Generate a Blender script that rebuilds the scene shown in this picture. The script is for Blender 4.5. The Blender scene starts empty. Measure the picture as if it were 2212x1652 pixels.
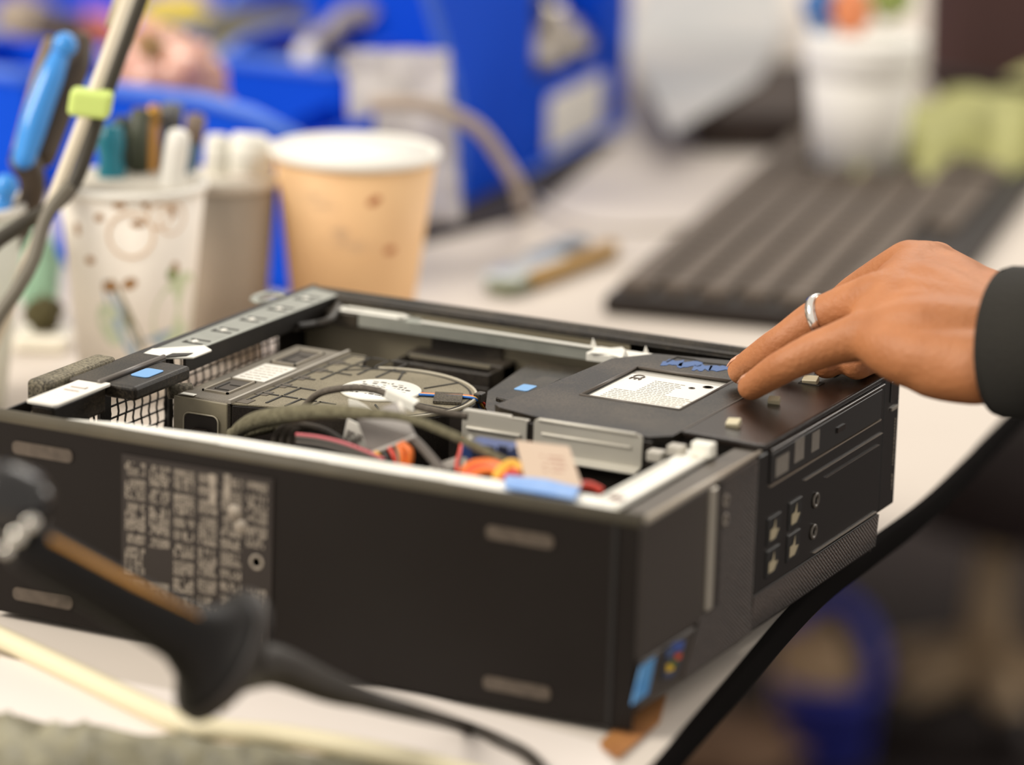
import bpy, math, random
from mathutils import Vector, Matrix, Quaternion
random.seed(7)
C = bpy.context.scene.collection
SC = bpy.context.scene

# ------------------------------------------------------------------ camera, world, lights, exposure
CAM_LOC = Vector((.5888, -1.3289, .5186))
cd = bpy.data.cameras.new('camera'); cam = bpy.data.objects.new('camera', cd); C.objects.link(cam)
cam.location = CAM_LOC; cam.rotation_euler = (1.3196, -.0289, .4611)
cd.sensor_width = 36; cd.lens = 135.08; cd.clip_start = .05; cd.clip_end = 60
cd.dof.use_dof = True; cd.dof.focus_distance = 1.72; cd.dof.aperture_fstop = 3.5; cd.dof.aperture_blades = 0
SC.camera = cam
CM = cam.rotation_euler.to_matrix()
FPX = 8300.0

w = bpy.data.worlds.new('world'); SC.world = w; w.use_nodes = True
bg = w.node_tree.nodes['Background']; bg.inputs[0].default_value = (1.0, .93, .84, 1); bg.inputs[1].default_value = .70

def area(name, loc, target, sx, sy, energy, col=(1, .95, .88)):
    d = bpy.data.lights.new(name, 'AREA'); d.shape = 'RECTANGLE'; d.size = sx; d.size_y = sy; d.energy = energy; d.color = col
    o = bpy.data.objects.new(name, d); C.objects.link(o); o.location = loc
    o.rotation_euler = (Vector(target) - Vector(loc)).to_track_quat('-Z', 'Y').to_euler()
    return o
area('ceiling_light_behind', (-.7, 3.4, 3.0), (-.2, .3, 0), 2.6, 1.4, 50)
area('ceiling_light_left', (-2.2, -1.6, 2.3), (-.4, .4, 0), 1.6, 1.6, 86, (1, .93, .82))
area('floor_fill_right', (1.4, 3.4, .7), (-.7, 2.2, -.7), 1.0, 1.0, 22)  # added fill with no fixture behind it, brightens the floor things

vs = SC.view_settings
vs.view_transform = 'Standard'; vs.look = 'None'; vs.gamma = 1; vs.exposure = 0.35; vs.use_curve_mapping = False

# ------------------------------------------------------------------ placement helpers (a sight line cut with a plane or a distance)
def ray(u, v): return CM @ Vector(((u - 1106) / FPX, -(v - 826) / FPX, -1.0))
def at(u, v, depth): return CAM_LOC + ray(u, v) * depth
def un(u, v, ax, val):
    d = ray(u, v); return CAM_LOC + d * ((val - CAM_LOC[ax]) / d[ax])
def uz(u, v, z=0.0): return un(u, v, 2, z)

# ------------------------------------------------------------------ materials
def lin(c):
    if isinstance(c, str):
        c = c.lstrip('#'); c = [int(c[i:i+2], 16) / 255 for i in (0, 2, 4)]
        c = [x / 12.92 if x <= .04045 else ((x + .055) / 1.055) ** 2.4 for x in c]
    return (c[0], c[1], c[2], 1)
MATS = {}
def mat(name, col, rough=.5, metal=0, spec=.5, noise=0, nscale=60, col2=None, bump=0, bscale=300, alpha=1, trans=0, coat=0, sss=0):
    if name in MATS: return MATS[name]
    m = bpy.data.materials.new(name); m.use_nodes = True; nt = m.node_tree; b = nt.nodes['Principled BSDF']
    b.inputs['Base Color'].default_value = lin(col); b.inputs['Roughness'].default_value = rough
    b.inputs['Metallic'].default_value = metal; b.inputs['Specular IOR Level'].default_value = spec
    if alpha < 1: b.inputs['Alpha'].default_value = alpha
    if trans: b.inputs['Transmission Weight'].default_value = trans
    if coat: b.inputs['Coat Weight'].default_value = coat
    if sss:
        b.inputs['Subsurface Weight'].default_value = sss; b.inputs['Subsurface Radius'].default_value = (.006, .002, .001)
        b.inputs['Subsurface Scale'].default_value = 1
    tc = nt.nodes.new('ShaderNodeTexCoord')
    if noise or col2:
        n = nt.nodes.new('ShaderNodeTexNoise'); n.inputs['Scale'].default_value = nscale; n.inputs['Detail'].default_value = 6
        nt.links.new(tc.outputs['Object'], n.inputs['Vector'])
        r = nt.nodes.new('ShaderNodeValToRGB'); r.color_ramp.elements[0].position = .5 - max(.02, .5 - noise * .3); r.color_ramp.elements[1].position = .5 + max(.05, .5 - noise * .35)
        r.color_ramp.elements[0].color = lin(col); r.color_ramp.elements[1].color = lin(col2 or col)
        nt.links.new(n.outputs['Fac'], r.inputs[0]); nt.links.new(r.outputs[0], b.inputs['Base Color'])
    if bump:
        n2 = nt.nodes.new('ShaderNodeTexNoise'); n2.inputs['Scale'].default_value = bscale; n2.inputs['Detail'].default_value = 3
        nt.links.new(tc.outputs['Object'], n2.inputs['Vector'])
        bp = nt.nodes.new('ShaderNodeBump'); bp.inputs['Strength'].default_value = bump; bp.inputs['Distance'].default_value = .001
        nt.links.new(n2.outputs['Fac'], bp.inputs['Height']); nt.links.new(bp.outputs[0], b.inputs['Normal'])
    MATS[name] = m; return m

def speck(name, col, dust, amount=.62, scale=900, rough=.5):
    """plastic or steel with settled dust specks"""
    m = mat(name, col, rough); nt = m.node_tree; b = nt.nodes['Principled BSDF']
    tc = nt.nodes.new('ShaderNodeTexCoord'); n = nt.nodes.new('ShaderNodeTexNoise'); n.inputs['Scale'].default_value = scale; n.inputs['Detail'].default_value = 2
    n2 = nt.nodes.new('ShaderNodeTexNoise'); n2.inputs['Scale'].default_value = 28; n2.inputs['Detail'].default_value = 5
    mu = nt.nodes.new('ShaderNodeMath'); mu.operation = 'ADD'
    h = nt.nodes.new('ShaderNodeMath'); h.operation = 'MULTIPLY'; h.inputs[1].default_value = .5
    b.inputs['Specular IOR Level'].default_value = .35
    r = nt.nodes.new('ShaderNodeValToRGB'); r.color_ramp.elements[0].position = amount - .12; r.color_ramp.elements[1].position = amount + .14
    r.color_ramp.elements[0].color = lin(col); r.color_ramp.elements[1].color = lin(dust)
    nt.links.new(tc.outputs['Object'], n.inputs['Vector']); nt.links.new(tc.outputs['Object'], n2.inputs['Vector'])
    nt.links.new(n.outputs['Fac'], mu.inputs[0]); nt.links.new(n2.outputs['Fac'], mu.inputs[1]); nt.links.new(mu.outputs[0], h.inputs[0])
    nt.links.new(h.outputs[0], r.inputs[0]); nt.links.new(r.outputs[0], b.inputs['Base Color'])
    return m

BLACK = speck('black_plastic', '#14100c', '#4d4437', .56, 1100, .45)
STEEL_BLK = speck('black_painted_steel', '#14100d', '#302a23', .62, 1500, .5)
SIDE_BLK = mat('black_side_paint', '#100805', .5, spec=.25, noise=.4, nscale=20, col2='#15100d')
DUSTY = speck('dusty_black', '#3b362c', '#7b7464', .5, 900, .8)
INNER = mat('interior_steel', '#8c8470', .5, noise=.6, nscale=16, col2='#6e6654')
SHROUD = speck('shroud_plastic', '#5b544a', '#7a7364', .5, 1600, .5)
TILE = speck('shroud_dust_top', '#6a6352', '#8c8470', .47, 1700, .8)
SHROUD_D = speck('shroud_dark', '#1d1814', '#332c26', .55, 1600, .5)
ZINC = mat('galvanized_steel', '#90938c', .4, .45, noise=.6, nscale=90, col2='#a5a79f')
ZINC_B = mat('bright_galvanized', '#e4e2d8', .4, .2, noise=.4, nscale=50, col2='#f2f0e8')
BRACKET = mat('bracket_steel', '#b5b1a7', .34, .25, noise=.5, nscale=40, col2='#c6c2b7')
WHITE_L = mat('white_label', '#e9e6dd', .6)
PRINT = mat('grey_print', '#6f665c', .6, noise=.9, nscale=260, col2='#a59a8c')
PRINT_D = mat('dark_print', '#5c534c', .6)
LABEL_BG = mat('dark_label', '#221a16', .5)
BEZEL = mat('bezel_plastic', '#3a322c', .42, bump=.2, bscale=900)
BEZEL_E = mat('bezel_edge_highlight', '#a79d8f', .35)
BEZEL_D = mat('bezel_gloss_dark', '#14100d', .33)
BEZEL_M = None
SILVER = mat('silver_trim', '#b7afa2', .3, .5)
BLUE_P = mat('latch_blue', '#6fa3d8', .5)
WHT = mat('white_nylon', '#eceae0', .5)
BLUE_BIN = mat('blue_bin_plastic', '#0345cc', .6, spec=.12, noise=.3, nscale=6, col2='#0550da')
TABLE = mat('white_laminate', '#c9bfb5', .75, spec=.25, noise=.4, nscale=5, col2='#d1c8be')
SKIN = mat('brown_skin', '#a06338', .56, noise=.55, nscale=45, col2='#bd7d50', bump=.5, bscale=420, sss=.08)
RED_W = mat('red_wire', '#d2402c', .4); ORG_W = mat('orange_wire', '#f07a30', .4); YEL_W = mat('yellow_wire', '#f0b744', .4)
BLK_W = mat('black_wire', '#24201d', .45); BLU_W = mat('blue_wire', '#2a6cc0', .4); WHT_W = mat('white_wire', '#e6e2d8', .4)
GRY_W = mat('grey_ribbon', '#6a625a', .5); GOLD = mat('brass', '#b98a3a', .3, .7)

def mesh_tex():
    """fine pressed louvre pattern of the bezel grille"""
    m = mat('bezel_grille', '#453c35', .45); nt = m.node_tree; b = nt.nodes['Principled BSDF']
    tc = nt.nodes.new('ShaderNodeTexCoord'); mp = nt.nodes.new('ShaderNodeMapping'); mp.inputs['Rotation'].default_value = (math.radians(35), 0, 0)
    mp.inputs['Scale'].default_value = (1, 1, 1)
    wv = nt.nodes.new('ShaderNodeTexVoronoi'); wv.inputs['Scale'].default_value = 640; wv.inputs['Randomness'].default_value = .15
    nt.links.new(tc.outputs['Object'], mp.inputs['Vector']); nt.links.new(mp.outputs[0], wv.inputs['Vector'])
    r = nt.nodes.new('ShaderNodeValToRGB'); r.color_ramp.elements[0].position = .2; r.color_ramp.elements[1].position = .55
    r.color_ramp.elements[0].color = lin('#5c4a40'); r.color_ramp.elements[1].color = lin('#1d1713')
    nt.links.new(wv.outputs['Distance'], r.inputs[0]); nt.links.new(r.outputs[0], b.inputs['Base Color'])
    bp = nt.nodes.new('ShaderNodeBump'); bp.inputs['Strength'].default_value = .8; bp.inputs['Distance'].default_value = .001; bp.invert = True
    nt.links.new(wv.outputs['Distance'], bp.inputs['Height']); nt.links.new(bp.outputs[0], b.inputs['Normal'])
    return m
BEZEL_M = mesh_tex()

# ------------------------------------------------------------------ mesh builder
class MB:
    def __init__(s): s.v = []; s.f = []; s.sm = []; s.mi = []
    def add(s, vs_, fs, smooth=False, mi=0):
        n = len(s.v); s.v += [Vector(p) for p in vs_]
        for f in fs: s.f.append([i + n for i in f]); s.sm.append(smooth); s.mi.append(mi)
        return s
    def box(s, x0, x1, y0, y1, z0, z1, mi=0):
        return s.add([(x, y, z) for z in (z0, z1) for y in (y0, y1) for x in (x0, x1)],
                     [(0, 2, 3, 1), (4, 5, 7, 6), (0, 1, 5, 4), (2, 6, 7, 3), (0, 4, 6, 2), (1, 3, 7, 5)], mi=mi)
    def obox(s, c, ax, ay, az, mi=0):
        """box from centre and three half-axis vectors"""
        c = Vector(c); ax, ay, az = Vector(ax), Vector(ay), Vector(az)
        return s.add([c + ax*i + ay*j + az*k for k in (-1, 1) for j in (-1, 1) for i in (-1, 1)],
                     [(0, 2, 3, 1), (4, 5, 7, 6), (0, 1, 5, 4), (2, 6, 7, 3), (0, 4, 6, 2), (1, 3, 7, 5)], mi=mi)
    def prism(s, pts, d, mi=0, smooth=False):
        """polygon of 3D points extruded by vector d"""
        n = len(pts); d = Vector(d); P = [Vector(p) for p in pts]
        nrm = Vector((0, 0, 0))
        for i in range(n): nrm += P[i].cross(P[(i+1) % n])
        if nrm.dot(d) > 0: P = P[::-1]
        V = P + [p + d for p in P]
        return s.add(V, [tuple(range(n)), tuple(range(2*n-1, n-1, -1))] + [(i, n+i, n+(i+1) % n, (i+1) % n) for i in range(n)], smooth, mi)
    def tube(s, pts, r, seg=10, caps=True, mi=0, flat=1.0, up=None):
        P = [Vector(p) for p in pts]; n = len(P)
        R = r if isinstance(r, (list, tuple)) else [r] * n
        T = [(P[min(i+1, n-1)] - P[max(i-1, 0)]).normalized() for i in range(n)]
        a = Vector(up) if up else (Vector((0, 0, 1)) if abs(T[0].z) < .9 else Vector((1, 0, 0)))
        vs_ = []; 
        for i in range(n):
            a = (a - T[i] * a.dot(T[i]))
            a = a.normalized() if a.length > 1e-9 else T[i].orthogonal().normalized()
            b = T[i].cross(a)
            for k in range(seg):
                t = 2*math.pi*k/seg; vs_.append(P[i] + (a*math.cos(t)*flat + b*math.sin(t)) * R[i])
        fs = [(i*seg+k, i*seg+(k+1) % seg, (i+1)*seg+(k+1) % seg, (i+1)*seg+k) for i in range(n-1) for k in range(seg)]
        if caps: fs += [tuple(range(seg-1, -1, -1)), tuple(range((n-1)*seg, n*seg))]
        return s.add(vs_, fs, True, mi)
    def limb(s, pts, rad, seg=16, mi=0):
        """rounded tapered limb along a spline"""
        P = spline(pts, 8); n = len(P); m = len(rad) - 1
        R = []
        for i in range(n):
            t = i/(n-1)*m; k = min(int(t), m-1); u_ = t-k; u_ = u_*u_*(3-2*u_); R.append(rad[k]*(1-u_)+rad[k+1]*u_)
        d0 = (P[0]-P[1]).normalized(); d1 = (P[-1]-P[-2]).normalized()
        A = [P[0]+d0*R[0]*math.sin(a) for a in (1.5, 1.1, .7, .35)]; AR = [R[0]*math.cos(a) for a in (1.5, 1.1, .7, .35)]
        B = [P[-1]+d1*R[-1]*math.sin(a) for a in (.35, .7, 1.1, 1.5)]; BR = [R[-1]*math.cos(a) for a in (.35, .7, 1.1, 1.5)]
        return s.tube(A+P+B, AR+R+BR, seg, mi=mi)
    def lathe(s, prof, o=(0, 0, 0), axis=(0, 0, 1), seg=32, mi=0, smooth=True):
        """prof: (radius, height) pairs along axis from o"""
        o = Vector(o); az = Vector(axis).normalized(); ax = az.orthogonal().normalized(); ay = az.cross(ax)
        vs_ = [o + az*h + (ax*math.cos(2*math.pi*k/seg) + ay*math.sin(2*math.pi*k/seg))*r for r, h in prof for k in range(seg)]
        n = len(prof)
        fs = [(i*seg+k, i*seg+(k+1) % seg, (i+1)*seg+(k+1) % seg, (i+1)*seg+k) for i in range(n-1) for k in range(seg)]
        if prof[0][0] > 1e-6: fs.append(tuple(range(seg-1, -1, -1)))
        if prof[-1][0] > 1e-6: fs.append(tuple(range((n-1)*seg, n*seg)))
        return s.add(vs_, fs, smooth, mi)
    def build(s, name, mats, parent=None, bevel=0, seg=2, loc=None):
        me = bpy.data.meshes.new(name)
        org = Vector(parent_org(parent)) if parent is not None else Vector((0, 0, 0))
        if loc is None and parent is None:
            xs = [v.x for v in s.v]; ys = [v.y for v in s.v]; zs = [v.z for v in s.v]
            loc = ((min(xs)+max(xs))/2, (min(ys)+max(ys))/2, min(zs))
        sub = org if parent is not None else Vector(loc)
        me.from_pydata([v - sub for v in s.v], [], s.f); me.polygons.foreach_set('use_smooth', s.sm); me.polygons.foreach_set('material_index', s.mi)
        for m in (mats if isinstance(mats, (list, tuple)) else [mats]): me.materials.append(m)
        me.validate(); me.update()
        o = bpy.data.objects.new(name, me); C.objects.link(o)
        if parent is not None: o.parent = parent
        else: o.location = loc
        if bevel:
            b = o.modifiers.new('bevel', 'BEVEL'); b.width = bevel; b.segments = seg; b.limit_method = 'ANGLE'; b.angle_limit = math.radians(40)
        return o
ORG = {}
def parent_org(p):
    v = Vector((0, 0, 0))
    while p is not None: v += p.location; p = p.parent
    return v
def spline(pts, k=8):
    P = [Vector(p) for p in pts]; out = []
    if len(P) < 3: return [P[0].lerp(P[-1], i/k) for i in range(k+1)]
    for i in range(len(P)-1):
        a = P[max(i-1, 0)]; b = P[i]; c = P[i+1]; d = P[min(i+2, len(P)-1)]
        for j in range(k):
            t = j/k; out.append(.5*((2*b)+(c-a)*t+(2*a-5*b+4*c-d)*t*t+(3*b-a-3*c+d)*t**3))
    return out + [P[-1]]
def tag(o, label, cat, group=None, kind=None):
    o['label'] = label; o['category'] = cat
    if group: o['group'] = group
    if kind: o['kind'] = kind
    return o
def thing(name, loc, label, cat, group=None):
    o = bpy.data.objects.new(name, None); C.objects.link(o); o.location = loc; o.empty_display_size = .02
    return tag(o, label, cat, group)
def text_mesh(name, txt, size, origin, xdir, ydir, m, parent, depth=.0002):
    cu = bpy.data.curves.new(name, 'FONT'); cu.body = txt; cu.size = size; cu.extrude = depth; cu.align_x = 'CENTER'; cu.align_y = 'CENTER'
    t = bpy.data.objects.new(name, cu); C.objects.link(t)
    me = bpy.data.meshes.new_from_object(t.evaluated_get(bpy.context.evaluated_depsgraph_get()))
    bpy.data.objects.remove(t); bpy.data.curves.remove(cu)
    x = Vector(xdir).normalized(); y = Vector(ydir).normalized(); z = x.cross(y)
    mt = Matrix((x, y, z)).transposed()
    mb = MB(); o0 = Vector(origin)
    mb.add([o0 + mt @ v.co for v in me.vertices], [tuple(p.vertices) for p in me.polygons])
    bpy.data.meshes.remove(me)
    return mb.build(name, m, parent)
def rrect(cx, cy, hx, hy, r, n=5):
    out = []
    for sx, sy, a0 in ((1, 1, 0), (-1, 1, 90), (-1, -1, 180), (1, -1, 270)):
        for k in range(n+1):
            a = math.radians(a0 + 90*k/n); out.append((cx + sx*(hx-r) + r*math.cos(a), cy + sy*(hy-r) + r*math.sin(a)))
    return out
Z3 = Vector((0, 0, 1))

# ------------------------------------------------------------------ the setting
fl = MB().box(-6, 3, -2.5, 7, -.76, -.74).build('floor', mat('dark_carpet', '#1a0f0e', .95, noise=.5, nscale=3, col2='#241613', bump=.4, bscale=200)); fl['kind'] = 'structure'
wb = MB().box(-6, 3, 7.0, 7.1, -.74, 2.2).build('wall_back', mat('wall_paint', '#b9aea4', .8)); wb['kind'] = 'structure'
wl = MB().box(-6.1, -6, -2.5, 7, -.74, 2.2).build('wall_left', mat('wall_paint', '#b9aea4', .8)); wl['kind'] = 'structure'
for o in (fl, wb, wl): o['label'] = {'floor': 'dark maroon carpet floor under the work table', 'wall_back': 'pale back wall of the room', 'wall_left': 'pale left wall of the room'}[o.name]

# ------------------------------------------------------------------ work table
EPT = sorted([uz(u, v) for u, v in ((1420, 1652), (1500, 1559), (1600, 1445), (1705, 1324), (1790, 1240), (1890, 1165), (2000, 1082), (2100, 985), (2185, 895))], key=lambda p: p.y)
EPT = [Vector((EPT[0].x + .085, -.75, 0)), Vector((EPT[0].x + .017, EPT[0].y - .14, 0))] + EPT + [Vector((EPT[-1].x - .11*.6, EPT[-1].y + .6, 0)), Vector((EPT[-1].x - .11*(2.75-EPT[-1].y), 2.75, 0))]
EPT = spline(EPT, 6)
tb = thing('work_table', (-.6, 1.0, -.74), 'long white laminate work table with dark rounded edge strip', 'table')
edge = [(p.x-.002, p.y) for p in EPT]
MB().prism([(x, y, 0) for x, y in edge] + [(-1.5, 2.75, 0), (-1.5, -.75, 0)], (0, 0, -.013)).build('tabletop', TABLE, tb)
eb = MB()
n_ = len(EPT); V = []
for p in EPT: V += [(p.x-.0025, p.y, .0002), (p.x+.0005, p.y, -.0006), (p.x+.0018, p.y, -.002), (p.x+.0018, p.y, -.0115), (p.x, p.y, -.0135), (p.x-.02, p.y, -.0135)]
eb.add(V, [(i*6+j, i*6+j+1, (i+1)*6+j+1, (i+1)*6+j) for i in range(n_-1) for j in range(5)], True)
eb.build('edge_strip', mat('dark_edge_strip', '#090605', .95, spec=.05), tb)
ap = MB(); ap.prism([(-.12, -.6, -.013), (-.15, -.6, -.013), (-.15, -.6, -.06), (-.12, -.6, -.06)], (-.25, 3.2, 0)); ap.build('frame_rail', mat('dark_frame', '#2a211c', .5), tb, .001)
for lx, ly in ((.0, -.66), (-.3, 2.62), (-1.25, -.6), (-1.3, 2.6)):
    MB().box(lx-.04, lx, ly, ly+.04, -.74, -.013).build('leg', MATS['dark_frame'], tb, .003)

# ------------------------------------------------------------------ the desktop computer, open, lying flat
X0, Y1, H = -.307, .285, .0926
pc = thing('desktop_computer', (-.15, .14, 0), 'open black slim desktop computer lying flat on the table edge with its cover removed', 'computer')
def P_(mb, name, m, bevel=0, seg=2, parent=None): return mb.build(name, m, parent or pc, bevel, seg)

P_(MB().box(X0+.001, -.012, .002, Y1-.001, .0035, .0055), 'chassis_floor', STEEL_BLK)
for fx, fy in ((-.285, .02), (-.035, .02), (-.285, .262), (-.05, .262)):
    P_(MB().lathe([(.007, 0), (.0075, .001), (.007, .004)], (fx, fy, 0), seg=20), 'foot', BLACK)
# near side panel with pressed slots
sp = MB(); sp.box(X0, -.0015, 0, .0015, .003, .0905)
side = P_(sp, 'side_panel', SIDE_BLK, .0006)
MB().tube([(X0, .0034, .0893), (-.0015, .0034, .0893)], .0036, 14).build('rolled_edge', mat('dusty_olive_edge', '#3f392c', .6, noise=.6, nscale=70, col2='#4f4838'), side)
for (sx, sz) in ((-.2803, .078), (-.0535, .0763), (-.2803, .0127), (-.0528, .0127)):
    m_ = MB(); m_.prism([(x, -.0001, z) for x, z in rrect(sx, sz, .0152, .0029, .0024)], (0, -.0005, 0)); m_.build('pressed_slot', mat('slot_metal', '#3b322a', .45, noise=.5, nscale=200, col2='#5d5247'), side)
cs = MB(); cs.box(-.0125, -.0105, -.0006, .0, .004, .088); cs.build('corner_groove', mat('groove_black', '#0f0b0a', .6), side)
# near inner flange, bare metal
nf = MB(); nf.prism([(X0+.060, .0064, .0912), (-.026, .0064, .0912), (-.026, .0215, .0918), (X0+.110, .0205, .0918), (X0+.055, .0150, .0918), (X0+.03, .0080, .0914)], (0, 0, -.0012))
for k, x in enumerate((-.262, -.215, -.163, -.108)): nf.box(x, x+.016, .0068, .0085, .0915, .0925)
P_(nf, 'near_flange', ZINC_B, .0003)
nfl = MB(); nfl.box(X0+.110, -.026, .0205, .0212, .080, .0905); P_(nfl, 'near_flange_lip', ZINC)
# compliance label
lb = MB(); lb.box(-.2404, -.1671, -.0007, 0, .0094, .0832); lab = P_(lb, 'compliance_label', LABEL_BG)
pr_ = MB(); rnd = random.Random(3)
cols = [(-.2385, -.2285), (-.2265, -.2165), (-.2145, -.2045), (-.2025, -.1935), (-.1915, -.1815), (-.1795, -.1695)]
for ci, (a, b) in enumerate(cols):
    z = .0805
    while z > .012:
        h = rnd.choice([.004, .006, .009, .012]); h = min(h, z-.0105)
        kind = rnd.random()
        if kind < .74 or ci == 0:
            n = max(2, int((b-a)/.0011))
            for k in range(n):          # columns of running print, set sideways
                x = a + (b-a)*k/n; zz = z
                while zz > z-h:
                    l = rnd.uniform(.0006, .0036); l = min(l, zz-(z-h))
                    if rnd.random() < .8: pr_.box(x, x+.0007, -.00085, -.0007, zz-l, zz)
                    zz -= l+.0005
        elif kind < .9:
            r = min(.0034, h/2, (b-a)/2)
            pr_.lathe([(r, 0), (r, .00015), (r*.62, .00015), (r*.62, 0)], ((a+b)/2, -.0007, z-h/2), (0, -1, 0), 20)
        z -= h + .0016
for (a, b, z0, z1) in ((-.1975, -.1945, .068, .081), (-.1905, -.1875, .071, .082)): pr_.box(a, b, -.00088, -.0007, z0, z1)
for (cx, cz, r) in ((-.1850, .066, .0036), (-.182, .0605, .003)): pr_.lathe([(r, 0), (r, .0002)], (cx, -.0007, cz), (0, -1, 0), 20)
pr_.build('label_print', PRINT, lab)
# far side wall
fw = MB(); fw.box(X0, -.010, Y1-.0015, Y1, .003, .0905); fw.tube([(X0, Y1-.003, .0898), (-.012, Y1-.003, .0898)], .003, 12)
fw.box(X0+.012, -.045, .2695, Y1-.002, .0895, .0905);
fw.box(X0+.02, -.05, .2705, .2725, .0905, .0918)
P_(fw, 'far_side_panel', BLACK, .0005)
P_(MB().box(X0+.003, -.13, .2705, .2712, .0055, .0890), 'far_inner_wall', INNER)
# far rail
rl = MB(); rl.prism([(-.270, .2620, .0878), (-.119, .2605, .0878), (-.119, .2635, .0878), (-.238, .2655, .0878), (-.240, .2695, .0878), (-.270, .2695, .0878)], (0, 0, -.0008))
rl.box(-.270, -.119, .2605, .2615, .0812, .0875); far_rail = P_(rl, 'far_rail', ZINC, .0003)
lp = MB(); zz = .0886
lp.prism([(-.2825, .2600, zz), (-.2450, .2600, zz), (-.2450, .2625, zz), (-.2825, .2625, zz)], (0, 0, -.001))
lp.prism([(-.2825, .2690, zz), (-.2450, .2690, zz), (-.2450, .2665, zz), (-.2825, .2665, zz)], (0, 0, -.001))
lp.box(-.2825, -.279, .26, .269, zz-.001, zz); lp.box(-.2485, -.245, .26, .269, zz-.001, zz); lp.build('rail_loop', ZINC_B, far_rail, .0004)
tp = MB(); tp.prism([(-.236, .2600, .0882), (-.125, .2590, .0882), (-.125, .2612, .0882), (-.236, .2622, .0882)], (0, 0, -.0006)); tp.build('rail_lip', ZINC_B, far_rail)
eb_ = MB(); c0 = Vector((-.131, .2540, .0893))
star = []
for k in range(10):
    a = 2*math.pi*k/10+.3; r = (.011 if k % 2 == 0 else .006); star.append(c0 + Vector((math.cos(a)*r*1.3, math.sin(a)*r*.9, 0)))
eb_.prism(star, (0, 0, -.001)); eb_.prism([(-.142, .2475, .0885), (-.112, .2490, .0885), (-.108, .2520, .0915), (-.142, .2620, .0885)], (0, 0, -.004))
for k in (0, 4, 8): q = star[k]; eb_.prism([q, q+Vector((.003, .0005, 0)), q+Vector((.001, .0005, .004))], (0, .0008, 0))
eb_.build('rail_end_bracket', ZINC_B, far_rail, .0004)
P_(MB().box(-.290, -.270, .2600, .2690, .0800, .0875), 'rail_buffer', BLACK, .001)
# black clip holder under the rail
ch = MB(); ch.box(-.2412, -.189, .2420, .2440, .0655, .0725); ch.box(-.2412, -.2390, .2440, .2700, .0655, .0725); ch.box(-.1912, -.189, .2440, .2700, .0655, .0725)
ch.box(-.2412, -.189, .2560, .2700, .0655, .0735); ch.box(-.2412, -.189, .2420, .27, .0600, .0660); ch.box(-.2340, -.196, .2680, .2705, .0725, .0800)
holder = P_(ch, 'clip_holder', speck('clip_black', '#2b2622', '#5d5548', .6, 1200, .45), .0008)
MB().box(-.237, -.194, .2515, .2530, .0725, .0738).build('clip_ridge', mat('dusty_ridge', '#77705f', .6), holder)

# rear wall with punched mesh
rw = MB(); rw.box(X0, X0+.0012, .002, .030, .004, .0905); rw.box(X0, X0+.0012, .030, Y1-.002, .004, .030); rw.box(X0, X0+.0012, .247, Y1-.002, .030, .0905)
rw.box(X0, X0+.0012, .03, .247, .0855, .0905); rw.box(X0, X0+.0022, .0715, .0755, .030, .0860); rw.box(X0, X0+.0022, .0850, .0935, .030, .0860); rw.box(X0, X0+.0022, .064, .0665, .030, .0860); rw.box(X0, X0+.003, .1425, .1460, .030, .0860)
rear = P_(rw, 'rear_panel', STEEL_BLK, .0003)
gm = MB(); y = .0335
while y < .247:
    pts = []; z = .030; k = 0
    while z < .0862: pts.append((X0+.0006, y + (.0007 if k % 2 else -.0007), z)); z += .0056; k += 1
    gm.tube(pts, .00055, 6); y += .0068
z = .0335
while z < .086:
    gm.tube([(X0+.0006, .030, z), (X0+.0006, .247, z)], .00055, 6); z += .0056
gm.build('vent_mesh', mat('mesh_steel', '#2a2520', .5), rear)
# silver top strip along the rear edge
st = MB(); st.prism([(X0+.0015, .120, .0926), (-.2885, .134, .0926), (-.2880, .2725, .0926), (X0+.0015, .2790, .0926)], (0, 0, -.001)); strip = P_(st, 'rear_top_strip', ZINC, .0003)
sl = MB()
for k in range(5):
    y = .148 + k*.026; xx = -.2955
    sl.box(xx-.0050, xx+.0050, y, y+.0016, .0926, .0928); sl.box(xx-.0050, xx+.0050, y+.0070, y+.0086, .0926, .0928); sl.box(xx-.0056, xx-.0044, y, y+.0040, .0926, .0928)
sl.build('strip_slots', mat('slot_dark', '#2e2b26', .7), strip)
sd = MB()
for k in range(5): sd.lathe([(.0018, 0), (.0016, .0004), (.0008, .0008), (0, .0009)], (-.2962, .152 + k*.026, .0926), seg=14)
sd.build('strip_dimples', ZINC_B, strip)
P_(MB().box(-.2895, -.2880, .130, .272, .0835, .0915), 'strip_lip', STEEL_BLK)
P_(MB().box(X0-.0008, X0+.0020, .098, Y1-.002, .0890, .0932), 'rear_edge_rim', STEEL_BLK, .0005)
we = MB(); we.prism([(X0+.0015, .1125, .0922), (-.2830, .128, .0922), (-.2830, .1445, .0922), (-.2890, .1475, .0930), (X0+.0015, .1290, .0930)], (0, 0, -.001)); wend = P_(we, 'strip_end_tab', ZINC_B, .0003)
hk = MB(); hk.prism([(-.2935, .1195, .0924), (-.2860, .1270, .0924), (-.2860, .1330, .0924), (-.2935, .1275, .0924)], (0, 0, .0003)); hk.build('tab_slot', mat('slot_dark', '#2e2b26', .7), wend)
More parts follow.
